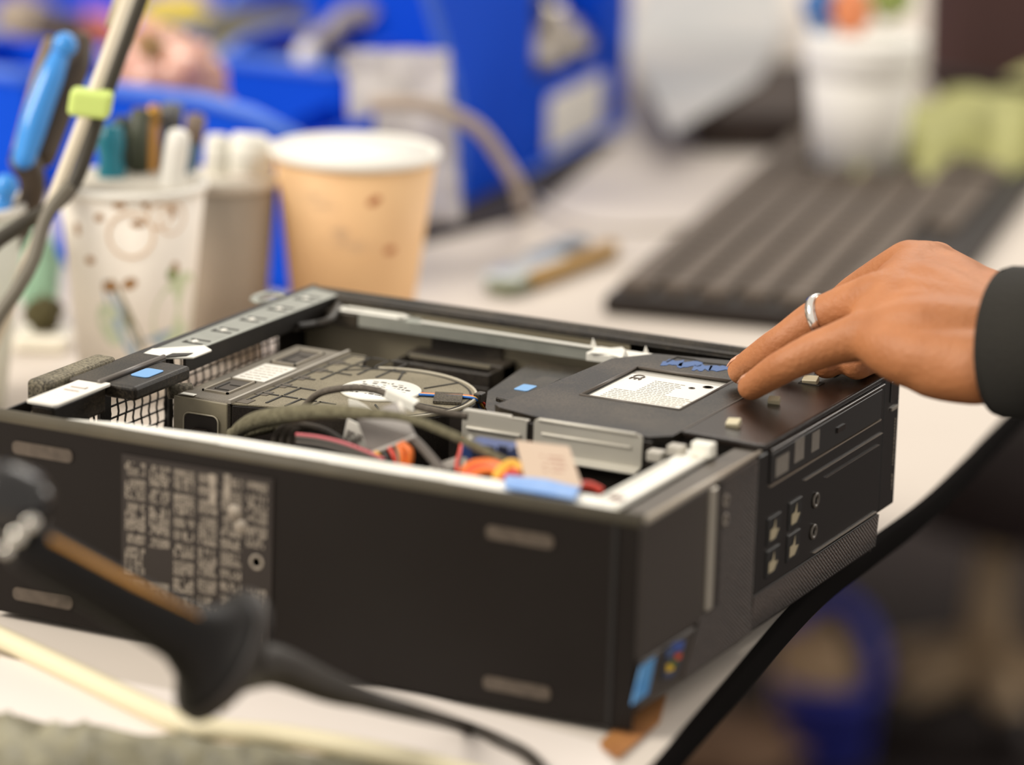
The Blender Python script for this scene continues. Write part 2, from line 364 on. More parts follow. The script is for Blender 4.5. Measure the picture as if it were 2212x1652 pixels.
# latch covers with blue square
lc = MB(); lc.box(-.3065, -.2905, .060, .1180, .0875, .0938); lc.box(-.2905, -.2740, .0640, .1110, .0865, .0930)
latch = P_(lc, 'rear_latch_cover', BLACK, .0016, 3)
MB().tube([(-.2905, .0605, .0940), (-.2905, .1150, .0940)], .0012, 8).build('latch_seam', mat('seam_grey', '#6d6761', .4), latch)
bs = MB(); q = uz(318, 806, .0931); bs.prism([(x, y, .0931) for x, y in rrect(q.x, q.y, .0046, .0075, .0018)], (0, 0, .0003)); bs.build('blue_release_mark', BLUE_P, latch)
# pale flat bracket at the rear corner
pb = MB(); pb.prism([(x, y, .0925) for x, y in rrect(-.2935, .0410, .0078, .0225, .002)], (0, 0, .001)); pale = P_(pb, 'rear_corner_bracket', mat('pale_zinc', '#efebe2', .4, .1))
ps = MB(); ps.box(-.2975, -.2900, .0430, .0436, .0935, .0937); ps.box(-.2975, -.2900, .0485, .0491, .0935, .0937); ps.box(-.2906, -.29, .0485, .0510, .0935, .0937); ps.build('bracket_slots', mat('slot_brown', '#8a6f62', .7), pale)
P_(MB().box(-.2995, -.2880, .020, .0625, .0800, .0920), 'corner_block', BLACK, .0012)
P_(MB().box(X0-.0115, X0-.0002, .0450, .1020, .0790, .0948), 'rear_latch', speck('dusty_latch', '#2e2a23', '#8d8570', .52, 900, .7), .0022, 3)
lr = MB()
ring = [Vector((X0-.008+.0060*math.cos(a), .252+.0100*math.sin(a), .0915)) for a in [i*math.pi/8 for i in range(17)]]
lr.tube(ring, .0020, 8, flat=.6); lr.box(X0-.004, X0+.001, .242, .262, .0870, .0910); P_(lr, 'padlock_loop', ZINC, 0)
# dark arm near the far rear corner
am = MB(); am.tube(spline([(-.288, .232, .0845), (-.285, .243, .0835), (-.280, .250, .0850), (-.2850, .268, .0880)]), [.0028]*25, 8, flat=.8); P_(am, 'rear_lever', BLACK)

# ---- fan shroud and duct
fc = uz(817, 846, .080); FR = .0455
sh = MB(); sh.box(-.2800, -.2515, .1070, .2175, .0150, .0800)
duct = P_(sh, 'heatsink_cover', SHROUD, .0018, 3)
for (y0, y1) in ((.1185, .1440), (.1800, .2080)):
    fr = MB()
    for bx in ((-.2725, -.2590, y0, y0+.0010), (-.2725, -.2590, y1-.0010, y1), (-.2725, -.2715, y0, y1), (-.2600, -.2590, y0, y1)): fr.box(bx[0], bx[1], bx[2], bx[3], .0800, .0808)
    fr.build('raised_frame', mat('frame_light', '#8f8778', .5), duct)
for (y0, y1) in ((.1200, .1430), (.1815, .2070)):
    MB().box(-.2712, -.2603, y0, y1, .0799, .0802).build('frame_recess', mat('recess_dark', '#433c34', .7), duct)
f2 = MB()
for (y0, y1) in ((.1200, .1430), (.1815, .2070)):
    f2.box(-.2692, -.2620, y0+.004, y0+.0046, .0802, .0806); f2.box(-.2692, -.2686, y0+.004, y1-.006, .0802, .0806); f2.box(-.2665, -.2610, y1-.010, y1-.0094, .0802, .0806)
f2.build('recess_lines', mat('slot_dark', '#2e2b26', .7), duct)
ql = MB(); ql.box(-.2725, -.2560, .1460, .1760, .0801, .0804); lbp = ql.build('heatsink_label', mat('label_pale', '#dcd9d0', .5), duct)
qt = MB(); rnd = random.Random(5)
for r_ in range(6):
    y = .149 + r_*.0043; x = -.2705
    while x < -.259: l = rnd.uniform(.001, .004); qt.box(x, min(x+l, -.258), y, y+.0007, .0804, .0805); x += l+.0007
qt.build('label_print', PRINT, lbp)
rg = MB(); rg.box(-.2520, -.2505, .1065, .2175, .0795, .0812); rg.build('cover_ridge', mat('ridge_grey', '#a7a196', .35, .2), duct)
# near end: clear cover plate with a black connector window
en = MB(); en.box(-.2798, -.2518, .1058, .1069, .045, .0795); end_ = en.build('end_plate', mat('smoky_plastic', '#7b7462', .25, noise=.5, nscale=120, col2='#948c76'), duct, .0006)
ew = MB(); ew.prism([(x, .1056, z) for x, z in rrect(-.2650, .0600, .0086, .0125, .003)], (0, -.0005, 0)); ew.build('connector_window', mat('window_black', '#231d19', .5), end_)
eo = MB(); q = [(x, .1050, z) for x, z in rrect(-.2650, .0600, .0090, .0130, .003)]; eo.tube(q+[q[0]], .00045, 6, caps=False); eo.build('window_rim', mat('rim_light', '#a8a08c', .3), end_)
ec = MB(); ec.box(-.2690, -.2612, .1020, .1052, .0625, .0665); ec.box(-.2700, -.2680, .1030, .1052, .0560, .0640); ec.box(-.2622, -.2602, .1030, .1052, .0560, .0640); ec.build('connector', mat('connector_black', '#352e29', .4), end_, .0006)
ws = MB(); ws.prism([(-.2770, .1068, .0802), (-.2700, .1068, .0802), (-.2700, .1100, .0802), (-.2770, .1100, .0802)], (0, 0, .0005)); ws.build('white_chip', WHT, duct, .0005)
rc = MB(); rc.tube([(-.2790, .1200, .0790), (-.2860, .1120, .0790)], .0035, 8); rc.build('corner_hook', DUSTY, duct)
# duct with dusty tiles, running into the round blower
dp = MB()
poly = [(-.2505, .1072), (-.2230, .1150)]
a0 = math.atan2(.1150-fc.y, -.2230-fc.x)
for k in range(1, 40):
    a = a0 + (math.radians(135) + 2*math.pi - (a0 % (2*math.pi))) % (2*math.pi) * k/40
    poly.append((fc.x + FR*math.cos(a), fc.y + FR*math.sin(a)))
poly += [(-.2420, .2175), (-.2505, .2175)]
dp.prism([(x, y, .0790) for x, y in poly], (0, 0, -.040)); blower = P_(dp, 'blower_housing', SHROUD_D, .0008)
tp_ = MB(); tp_.prism([(x, y, .0790) for x, y in poly], (0, 0, .0006)); tp_.build('blower_top', TILE, blower)
tl = MB()
for i in range(4):
    for j in range(6):
        x0 = -.2480 + i*.0098; y0 = .1160 + j*.0168
        if math.hypot(x0+.008-fc.x, y0+.007-fc.y) < .0275: continue
        if y0+.015 > .2165: continue
        for bx in ((x0, x0+.0084, y0+.0138, y0+.0150), (x0, x0+.0010, y0, y0+.015)): tl.box(bx[0], bx[1], bx[2], bx[3], .0796, .0800)
tl.build('tile_seams', mat('slot_dark', '#2e2b26', .7), blower)
td = MB()
for j in range(6):
    y0 = .1090 + j*.0168; td.box(-.2500, -.2440, y0+.001, y0+.0085, .0796, .0799)
td.build('dark_vents', mat('vent_dark', '#5a5246', .7), blower)  # darker vent patches along the first tile column
rr = MB()
def arc(c, r, a0, a1, z, n=40): return [(c.x+r*math.cos(a0+(a1-a0)*k/n), c.y+r*math.sin(a0+(a1-a0)*k/n), z) for k in range(n+1)]
rr.tube(arc(fc, FR-.001, math.radians(-100), math.radians(118), .0798), .0007, 6)
rr.build('blower_rim', mat('rim_dusty', '#b5ae9c', .6), blower)
rd = MB(); rd.tube(arc(fc, FR-.0035, math.radians(-110), math.radians(140), .0796), .0005, 6)
for deg in (-65, -20, 50, 95):
    a = math.radians(deg); rd.tube([(fc.x+.0225*math.cos(a), fc.y+.0225*math.sin(a), .0797), (fc.x+(FR-.0035)*math.cos(a+.12), fc.y+(FR-.0035)*math.sin(a+.12), .0797)], .0005, 6)
rd.build('blower_spokes', mat('slot_dark', '#2e2b26', .7), blower)
hb = MB(); hc = Vector((uz(823, 840, .081).x, uz(823, 840, .081).y, .0796)); hb.lathe([(.0185, 0), (.0185, .001), (.0180, .0014), (0, .0014)], hc, seg=48); hub = hb.build('fan_hub_label', mat('hub_white', '#e8e6dc', .5), blower)
hp = MB(); rnd = random.Random(9)
for r_ in range(7):
    y = hc.y - .011 + r_*.0035; x = hc.x - math.sqrt(max(0, .0165**2-(y-hc.y)**2)) + .002
    while x < hc.x + math.sqrt(max(0, .0165**2-(y-hc.y)**2)) - .003:
        l = rnd.uniform(.0008, .003)
        if rnd.random() < .75: hp.box(x, x+l, y, y+rnd.choice([.0007, .0016]), hc.z+.0014, hc.z+.0015)
        x += l+.0009
hp.build('hub_print', mat('hub_ink', '#4a443e', .6), hub)
# fan lead in its channel, taped down
for k, (m_, nm) in enumerate(((BLU_W, 'fan_wire'), (YEL_W, 'fan_wire'), (RED_W, 'fan_wire'))):
    o_ = k*.0011
    pts = [uz(905, 852, .0805)+Vector((0, o_, 0)), uz(955, 855, .0805)+Vector((0, o_, 0)), uz(1000, 857, .0805)+Vector((0, o_, 0)), uz(1028, 862, .0800)+Vector((0, o_, 0)), uz(1034, 880, .074)+Vector((o_*1.5, o_, 0)), uz(1050, 905, .064)+Vector((o_*2.5, o_, 0))]
    P_(MB().tube(spline(pts, 5), .0006, 6), nm, m_)
tpz = MB(); q0 = uz(968, 860, .0805); tpz.obox(q0, (.0060, .0022, 0), (-.0035, .0078, 0), (0, 0, .0006)); P_(tpz, 'black_tape', speck('tape_black', '#37322b', '#6a6355', .55, 1500, .8))
cl = MB(); q0 = uz(1036, 858, .080); cl.obox(q0, (.0018, 0, 0), (0, .0030, 0), (0, 0, .0022)); P_(cl, 'wire_clip', BLACK, .0005)

# ---- black steel shelf of the drive bay, with latch and drive window
def Pz(u, v, z=.0926): q = uz(u, v, z); return (q.x, q.y)
lt = MB(); lt.prism([(x, y, .0780) for x, y in (Pz(1070, 863, .079), Pz(1112, 874, .079), Pz(1212, 823, .079), Pz(1175, 815, .079))], (0, 0, .0022)); bl = P_(lt, 'bay_latch', BLACK, .0006)
bs = MB(); q = uz(1135, 838, .0802); bs.prism([(x, y, .0802) for x, y in rrect(q.x, q.y, .0035, .0055, .0012)], (0, 0, .0003)); bs.build('blue_release_mark', BLUE_P, bl)
sfl = MB(); sfl.prism([(-.1550, .1560, .0500), (-.045, .1560, .0500), (-.045, .2690, .0500), (-.2000, .2690, .0500), (-.200, .215, .05)], (0, 0, -.002)); P_(sfl, 'bay_floor', SHROUD_D)
sh2 = MB(); sh2.prism([(-.1680, .1980, .0770), (-.1560, .1720, .0770), (-.1240, .1270, .0770), (-.119, .2260, .0770), (-.1080, .2480, .0770), (-.120, .2590, .077), (-.176, .2620, .077)], (0, 0, -.0015)); P_(sh2, 'bay_side_plate', BLACK)
WX0, WX1, WY0, WY1 = -.1030, -.0552, .1590, .2188
cv = MB(); zt = .0930; th = -.0035
def pl(pts): cv.prism([(x, y, zt) for x, y in pts], (0, 0, th))
pl([(-.1275, .1240), (-.1235, .1205), (-.1050, .1155), (-.0480, .1105), (-.0400, .1180), (-.0400, WY0), (-.1275+.004, WY0)])
pl([(-.1235, WY0), (WX0, WY0), (WX0, WY1), (-.1200, WY1)])
pl([(WX1, WY0), (-.0400, WY0), (-.0400, WY1), (WX1, WY1)])
pl([(-.1200, WY1), (-.0400, WY1), (-.0400, .2600), (-.1065, .2465), (-.1195, .2270)])
cover = P_(cv, 'drive_bay_cover', BLACK)
cb = MB()
for a, b in (((WX0, WY0), (WX0, WY1)), ((WX0, WY1), (WX1, WY1)), ((WX1, WY1), (WX1, WY0)), ((WX1, WY0), (WX0, WY0))): cb.tube([(a[0], a[1], zt), (b[0], b[1], zt)], .0007, 8)
cb.build('window_edge', mat('edge_worn', '#57504a', .4), cover)
dv = MB(); dv.box(WX0+.0002, WX1-.0002, WY0+.0002, WY1-.0002, .080, .0917); drv = P_(dv, 'hard_drive', mat('drive_steel', '#c9c6bd', .35, .4))
dl = MB(); dl.box(WX0+.0015, WX1-.0015, WY0+.0015, WY1-.0080, .0917, .0919); dlab = dl.build('drive_label', WHITE_L, drv)
dt = MB(); rnd = random.Random(11)
for r_ in range(15):
    y = WY0 + .005 + r_*.0028; x = WX0 + .006 + (.010 if r_ > 6 else 0)
    xe = WX1 - (.005 if r_ < 7 else .018)
    while x < xe: l = rnd.uniform(.0006, .0028); dt.box(x, x+l, y, y+.0008, .0919, .0920); x += l+.0006
dt.build('label_print', mat('faint_ink', '#8f8a80', .6), dlab)
text_mesh('ce_mark', 'CE', .0075, (WX0+.0065, WY1-.0135, .0921), (0, -1, 0), (1, 0, 0), PRINT_D, dlab)
sy = MB(); sy.lathe([(.0024, 0), (.0024, .0001), (.0018, .0001), (.0018, 0)], (WX1-.007, WY1-.0125, .0920), seg=20); sy.lathe([(.0015, 0), (.0015, .0001), (.0009, .0001), (.0009, 0)], (WX1-.0125, WY1-.018, .0920), seg=20); sy.build('label_symbols', PRINT_D, dlab)
# flaked blue marks at the far end of the cover
bm = MB(); rnd = random.Random(2)
for (u0, u1, v) in ((1432, 1478, 786), (1468, 1520, 790), (1500, 1540, 796), (1535, 1580, 797)):
    n = 7; topp = [Pz(u0+(u1-u0)*k/n, v-5+rnd.uniform(-3, 2)) for k in range(n+1)]; bot = [Pz(u0-6+(u1-u0)*k/n, v+4+rnd.uniform(-2, 4)) for k in range(n+1)]
    bm.prism([(x, y, zt) for x, y in topp+bot[::-1]], (0, 0, .0002))
bm.build('blue_flakes', mat('blue_film', '#35619f', .5, noise=.4, nscale=400, col2='#274b80'), cover)
bo = MB(); bo.tube([(x, y, zt+.0002) for x, y in (Pz(1440, 785), Pz(1462, 774), Pz(1500, 779), Pz(1520, 786), Pz(1560, 790), Pz(1600, 798))], .0004, 5); bo.build('flake_outline', mat('slot_dark', '#2e2b26', .7), cover)

# ---- front lid and bezel
LZ = .0935
ld = MB(); ld.prism([(-.0400, .1262, LZ), (-.0023, .1232, LZ), (0, .1240, LZ), (0, .2650, LZ), (-.0385, .2650, LZ)], (0, 0, -.0035)); lid = P_(ld, 'bezel_top', mat('bezel_top_plastic', '#1b1512', .27, noise=.4, nscale=40, col2='#221b17', bump=.1, bscale=1500), .0009, 3)
for (y, hx, hy, op) in ((.1448, .0042, .0040, 0), (.1900, .0038, .0022, 0), (.2335, .0050, .0035, 1), (.2535, .0052, .0040, 1)):
    if op: MB().obox((-.0235, y, LZ+.0001), (hx, 0, 0), (0, hy, 0), (0, 0, .00015)).build('clip_opening', mat('slot_dark', '#2e2b26', .7), lid)
    if y < .25: MB().obox((-.0235, y-(.001 if op else 0), LZ+.0014), (hx*.72, 0, .0003), (0, hy*.45, .0010), (0, -.0006, .0013)).build('clip_tab', mat('clip_cream', '#c9bfa2', .35), lid, .0004)
MB().box(-.0395, -.0390, .127, .264, LZ-.0002, LZ+.0002).build('lid_seam', mat('seam_brown', '#5a5148', .5), lid)
pw = MB(); pw.box(-.030, 0, .2655, Y1, .0282, .0932); pow_ = P_(pw, 'power_column', BEZEL_D, .0010, 3)
bb = MB(); bb.box(0, .0006, .2725, .2825, .0790, .0890); btn = bb.build('power_button', mat('button_black', '#2e2824', .25), pow_, .0006)
MB().box(.0002, .0010, .2735, .2815, .0748, .0762).build('status_light_bar', SILVER, pow_)
vt = MB(); rnd = random.Random(4); z = .070
while z > .036:
    l = rnd.uniform(.0006, .0018)
    if not .0455 < z < .0475: vt.box(.0, .0004, .2800, .2806, z-l, z)
    z -= l + .0006
vt.build('column_print', PRINT, pow_)
# near grille panel
nb = MB(); nb.prism([(0, .0035, .0898), (-.0008, .0005, .0898), (-.0135, .0005, .0898), (-.0135, .1180, .0898), (0, .1180, .0898)], (0, 0, -.0578))
nb.prism([(0, .0035, .0320), (0, .0035, .0125), (-.0060, .0035, .0060), (-.0150, .0035, .0060), (-.0150, .0035, .0320)], (0, .1145, 0)); near = P_(nb, 'bezel_near_panel', BEZEL, .0014, 3)
g1 = MB(); g1.prism([(.0005, .0790, .0890), (.0005, .1165, .0890), (.0005, .1165, .0125), (.0005, .0460, .0125), (.0005, .0600, .0345), (.0005, .0790, .0350)], (-.0012, 0, 0)); g1.build('grille', BEZEL_M, near)
g0 = MB(); g0.box(-.010, .0008, .0725, .0785, .0350, .0892); g0.build('smooth_column', mat('column_brown', '#2a231e', .4), near)
sbr = MB(); sbr.box(-.002, .0016, .0655, .0715, .0360, .0885); sbr.build('silver_bar', SILVER, near, .0007)
for (zc, yy) in ((.0795, .0818), (.0712, .0823)):
    lg = MB(); lg.lathe([(.0030, 0), (.0030, .0003), (.0012, .0003), (.0012, 0)], (.0006, yy, zc), (1, 0, 0), 20); lg.build('logo_mark', mat('logo_grey', '#83796e', .4), near)
te = MB(); te.tube([(-.0012, .0040, .0900), (-.0012, .0700, .0904), (-.0014, .1225, .0908)], [.0016, .0015, .0008], 10); te.build('top_edge_highlight', BEZEL_E, near)  # pale edge colour carries the highlight along the bezel top
pt = MB(); pt.box(-.0135, -.0020, .0050, .1230, .0895, .0906); pt.build('top_ledge', mat('ledge_brown', '#4d453b', .5), near, .0006)
im = MB(); im.prism([(-.0290, .0080, .0905), (-.0150, .0080, .0905), (-.0150, .1080, .0905), (-.0290, .1080, .0905)], (0, 0, .0008)); 
im.tube([(-.0160, .010, .0916), (-.0160, .105, .0916)], .0016, 8); im.tube([(-.0275, .018, .0914), (-.0275, .085, .0914)], .0010, 8); fm = P_(im, 'front_metal_ledge', ZINC_B, .0003)
MB().lathe([(.0034, 0), (.0032, .0002), (0, .0002)], (-.0225, .0240, .0913), seg=18).build('screw_hole', mat('hole_brown', '#6b4436', .7), fm)
MB().lathe([(.0045, 0), (.0040, .0018), (.002, .0026), (0, .0027)], (-.0325, .0150, .0895), seg=20).build('corner_screw', ZINC_B, fm)
MB().box(-.0300, -.0290, .0080, .1080, .070, .0905).build('ledge_lip', ZINC, fm)
# main front panel
mp_ = MB(); mp_.box(-.0120, 0, .1182, .2655, .0282, .0900); mp_.prism([(0, .1182, .0282), (-.0010, .1182, .0125), (-.0050, .1182, .0080), (-.0120, .1182, .0080), (-.012, .1182, .0282)], (0, .1473, 0)); main = P_(mp_, 'bezel_main_panel', BEZEL_D, .0008)
lg_ = MB(); lg_.prism([(.0004, .1182, .0278), (-.0006, .1182, .0125), (-.0016, .1182, .0125), (-.0008, .1182, .0278)], (0, .1473, 0)); lg_.build('lower_grille', BEZEL_M, main)
od = MB(); od.box(0, .0008, .1300, .2600, .0745, .0885); drw = od.build('optical_drive_door', mat('door_black', '#16110e', .4), main, .0006)
for (a, b, z0, z1, m_) in ((.1300, .2600, .0736, .0743, mat('line_light', '#85796c', .4)), (.1700, .2632, .0668, .0671, MATS['line_light']), (.1950, .2600, .0620, .0622, mat('line_dim', '#55493f', .5)), (.1850, .2610, .0300, .0303, MATS['line_light'])):
    MB().box(0, .0010, a, b, z0, z1).build('panel_line', m_, main)
MB().box(0, .0012, .1290, .2625, .0888, .0905).build('upper_trim', mat('trim_gloss', '#3c342e', .25), main, .0004)
for (u, v, hy, hz) in ((1690, 1003, .0078, .0042), (1727, 971, .0058, .0050), (1762, 952, .0048, .0044)):
    q = un(u, v, 0, .0009); ic = MB(); ic.obox(q, (.0001, 0, 0), (0, hy*.9, 0), (0, 0, hz)); ic.build('label_reflection', mat('reflection_grey', '#7d756c', .35, noise=.4, nscale=300, col2='#8f8980'), drw)  # pale rectangles paint label reflections onto the drive door
q = un(1817, 925, 0, .0012); MB().obox(q, (.0004, 0, 0), (0, .0045, 0), (0, 0, .0012)).build('eject_button', mat('button_black', '#2e2824', .25), drw)
for (u, v) in ((1670, 1142), (1716, 1108), (1667, 1212), (1712, 1178)):
    q = un(u, v, 0, .0); f_ = MB(); f_.obox(q, (.0006, 0, 0), (0, .0072, 0), (0, 0, .0062)); us = f_.build('usb_port', mat('port_black', '#0f0c0a', .4), main, .0004)
    tg = MB(); tg.add([q+Vector((.0008, -.0050, -.0042)), q+Vector((.0008, .0010, -.0042)), q+Vector((.0008, .0052, -.0006)), q+Vector((.0008, .0012, -.0002)), q+Vector((.0008, .0008, .0048)), q+Vector((.0008, -.0012, .0010)), q+Vector((.0008, -.0048, .0006))], [tuple(range(7))])
    tg.v += [p + Vector((-.0003, 0, 0)) for p in tg.v[:7]]; tg.f.append(list(range(13, 6, -1))); tg.sm.append(False); tg.mi.append(0)
    tg.build('usb_tongue_glint', mat('tongue_glint_cream', '#b3a689', .4), us)  # cream tongue shape paints the light reflecting inside the port
for (u, v) in ((1761, 1080), (1756, 1148)):
    q = un(u, v, 0, .0); m_ = MB(); m_.lathe([(.0036, 0), (.0036, .0008), (.0020, .0008), (.0020, 0)], q, (1, 0, 0), 20); m_.build('audio_jack', mat('jack_grey', '#5d564e', .35), main)
# stickers
NS = Vector((1, 0, 0))
def usl(u, v, e=.0009):          # a point on the sloping lower face of the bezel
    d = ray(u, v); P = Vector((0, 0, .02)) + NS*e; return CAM_LOC + d*((P-CAM_LOC).dot(NS)/d.dot(NS))
s1 = MB(); s1.prism([usl(1386, 1440), usl(1417, 1418), usl(1400, 1498), usl(1366, 1522)], NS*-.0006); st1 = s1.build('blue_sticker', mat('sticker_blue', '#2f7cc4', .35, noise=.5, nscale=160, col2='#6aa5d4'), near)
s2 = MB(); s2.prism([usl(1440, 1398), usl(1480, 1376), usl(1470, 1444), usl(1428, 1470)], NS*-.0006); st2 = s2.build('system_sticker', mat('sticker_dark', '#39383c', .35), near)
for (u, v, hw, hv, col) in ((1466, 1396, 13, 10, '#3a5298'), (1448, 1410, 7, 9, '#44577f'), (1466, 1418, 7, 7, '#c04a34'), (1456, 1432, 7, 6, '#5b7a48'), (1449, 1441, 8, 8, '#e0b82a'), (1447, 1457, 10, 6, '#3c4664')):
    MB().prism([usl(u-hw, v-hv*.6, .0011), usl(u+hw, v-hv*1.3, .0011), usl(u+hw*.8, v+hv*.6, .0011), usl(u-hw, v+hv*1.3, .0011)], NS*-.0003).build('sticker_mark', mat('mark_'+col[1:], col, .4), st2)

# ---- brackets across the middle
b1 = MB(); yb = .1040
b1.prism([(x, yb, z) for x, z in rrect(-.1179, .0872, .0156, .0072, .0016)], (0, .0010, 0)); b1.box(-.1330, -.1110, yb, yb+.0040, .0936, .0944); b1.box(-.1100, -.1026, yb, yb+.0040, .0928, .0936)
b1.tube([(-.1310, yb-.0004, .0868), (-.1050, yb-.0004, .0868)], .0009, 8); br1 = P_(b1, 'drive_bracket', BRACKET, .0004)
b2 = MB(); b2.prism([(x, yb, z) for x, z in rrect(-.0734, .0876, .0256, .0078, .0022)], (0, .0010, 0)); b2.tube([(-.0965, yb, .0952), (-.0505, yb, .0952)], .0009, 8)
b2.tube([(-.0950, yb-.0002, .0892), (-.0530, yb-.0002, .0892)], .0007, 8); b2.prism([(-.0990, yb-.006, .0800), (-.0480, yb-.006, .0800), (-.0480, yb, .0812), (-.0990, yb, .0812)], (0, 0, -.0008))
br2 = P_(b2, 'drive_bracket', BRACKET, .0004); br2['label'] = 'longer rounded bracket plate beside the pale tag'
P_(MB().box(-.1400, -.0440, .1052, .1064, .0100, .0925), 'bay_wall', SHROUD_D)
# white clips by the bezel
for (u, v, hx, hz) in ((1520, 970, .0048, .0032), (1462, 972, .0036, .0024), (1418, 984, .0036, .0024)):
    q = un(u, v, 1, .100); MB().obox(q, (hx, 0, 0), (0, .003, 0), (0, 0, hz)).build('bezel_clip', WHT if u > 1500 else mat('clip_grey', '#b5b0a6', .4), pc, .0008)
# speaker grid under the brackets
sg = MB(); 
for i in range(6):
    for j in range(4):
        c_ = Vector((-.0790 + i*.0068 + (j % 2)*.003, .0560 + j*.0078, .0560)); sg.lathe([(.0024, 0), (.0024, .0006), (0, .0006)], c_, seg=6, smooth=False)
spk = P_(MB().box(-.088, -.034, .050, .090, .045, .056), 'speaker', mat('speaker_black', '#171310', .5), .001); sg.build('speaker_grid', mat('grid_olive', '#8a8462', .5), spk)

# ---- cables, tags and connectors in the near bay (y about .03 to .09)
def pth(L, ax=1): return spline([un(u, v, ax, y) for (u, v, y) in L], 8)
def vary(L): return spline([un(u, v, 1, y) for (u, v, y) in L], 8)
def cable(name, L, r, m, seg=9, **k): return P_(MB().tube(vary(L), r, seg, **k), name, m)
SLEEVE = mat('dusty_sleeve', '#55503c', .9, noise=.8, nscale=350, col2='#7c765e', bump=1, bscale=900)
n_ = len(vary([(498, 948, .066), (525, 922, .062), (575, 903, .056), (680, 890, .048), (790, 892, .040), (880, 903, .038), (955, 930, .038), (1020, 960, .038), (1100, 1002, .040)]))
rs = [max(.0019, .0024 + .0016*min(1, i/12) - .0085*max(0, (i/n_ - .32))) for i in range(n_)]
cable('braided_cable', [(498, 948, .066), (525, 922, .062), (575, 903, .056), (680, 890, .048), (790, 892, .040), (880, 903, .038), (955, 930, .038), (1020, 960, .038), (1100, 1002, .040)], rs, SLEEVE, 12)
cable('braided_cable', [(500, 940, .078), (560, 925, .074), (610, 915, .07), (640, 925, .066), (620, 950, .064)], .0032, SLEEVE, 12)
cable('thin_cable', [(655, 880, .095), (690, 850, .094), (750, 838, .092), (810, 842, .09), (870, 866, .088), (930, 885, .086), (1010, 900, .09)], .0016, mat('dusty_black_cable', '#3a322b', .7, noise=.7, nscale=600, col2='#655c50'))
q0 = un(868, 862, 1, .087); P_(MB().obox(q0, (.0075, 0, -.0022), (0, .0018, .0006), (.0006, 0, .0022)), 'white_cable_tag', WHT, .0008)
for k in range(3): cable('black_cable', [(590+k*18, 975, .06), (600+k*16, 935, .062), (640+k*14, 918+k*3, .064), (700+k*10, 930+k*6, .06), (760, 968+k*8, .05)], .0017, speck('dusty_wire', '#2d2723', '#5d5447', .55, 2200, .7) if k == 0 else MATS['dusty_wire'])
RB = [(640, 938, .05), (690, 944, .048), (740, 956, .046), (790, 974, .044), (830, 992, .042)]
for k, m_ in enumerate((mat('pink_wire', '#c8626a', .5), GRY_W, BLK_W, GRY_W, BLK_W)): cable('ribbon_wire', [(u, v+k*5, y) for u, v, y in RB], .0008, m_, 6)
# folded white sheet and grey connector tag
fs_ = MB(); A = [un(750, 905, 1, .062), un(738, 958, 1, .062), un(790, 978, 1, .062), un(806, 930, 1, .062)]; fs_.prism(A, (0, .0008, 0)); ft = P_(fs_, 'folded_label', WHITE_L)
tk = MB()
for k in range(6):
    for j in range(4):
        if (k*3+j*5) % 4: 
            p_ = A[1].lerp(A[2], .15+.1*k).lerp(A[0].lerp(A[3], .15+.1*k), .15+.14*j); tk.obox(p_ + Vector((0, -.0003, 0)), (.0005, 0, -.0001), (0, .0001, 0), (0, 0, .0005))
tk.build('label_print', PRINT_D, ft)
gc_ = MB(); B = [un(768, 902, 1, .052), un(798, 981, 1, .048), un(896, 943, 1, .048), un(860, 868, 1, .056)]; gc_.prism(B, (0, .0016, .0002)); gt = P_(gc_, 'grey_tag', mat('tag_grey', '#807a76', .45, noise=.3, nscale=300, col2='#8b8580'), .0004)
MB().tube([B[1], B[2]], .0009, 8).build('tag_edge', mat('tag_edge_white', '#cfcac4', .5), gt)
P_(MB().tube([un(862, 868, 1, .054), un(876, 898, 1, .053)], .0010, 8), 'clear_tube', WHT_W)
cn = MB(); cn.prism([un(752, 862, 1, .085), un(754, 882, 1, .085), un(805, 886, 1, .085), un(770, 866, 1, .085)], (0, .001, 0)); P_(cn, 'white_chip', WHT)
for (L, m_) in (([(812, 978, .046), (820, 990, .044), (822, 1005, .043)], YEL_W), ([(842, 968, .046), (852, 985, .044), (860, 1005, .043)], RED_W), ([(868, 958, .046), (886, 975, .044), (884, 1005, .043)], ORG_W), ([(862, 960, .046), (870, 980, .044), (872, 1005, .043)], ORG_W), ([(830, 975, .046), (836, 990, .044), (838, 1005, .043)], BLK_W), ([(857, 964, .047), (862, 980, .045), (862, 1004, .043)], mat('green_wire', '#5d7a68', .5))):
    cable('power_wire', L, .0012 if m_ is not ORG_W else .0016, m_, 7)
cable('grey_cable', [(890, 945, .05), (915, 970, .048), (945, 1005, .046), (955, 1020, .045)], .0020, mat('grey_cable', '#6f6760', .5))
for k, (m_, dx) in enumerate(((RED_W, 0), (GRY_W, 9), (mat('clear_wire', '#b9b4a6', .3), 16))): cable('power_wire', [(1000+dx, 945, .07), (995+dx, 975, .06), (988+dx, 1000, .052), (990+dx, 1020, .046)], .0012, m_, 7)
gp = MB(); gp.prism([un(915, 1012, 1, .05), un(990, 985, 1, .06), un(1000, 1005, 1, .055), un(930, 1022, 1, .048)], (0, 0, -.001)); P_(gp, 'floor_plate', mat('plate_grey', '#a9a39a', .5))
bc = MB(); q0 = un(1062, 985, 1, .062); bc.obox(q0, (.0105, 0, 0), (0, .008, 0), (0, 0, .0055)); bcn = P_(bc, 'blue_connector', mat('connector_blue', '#1e2f62', .4, noise=.5, nscale=200, col2='#33508e'), .001)
for k in range(3): MB().obox(un(1030+k*28, 978, 1, .0535), (.0022, 0, 0), (0, .0006, 0), (0, 0, .003)).build('connector_slot', mat('connector_navy', '#131a33', .5), bcn)
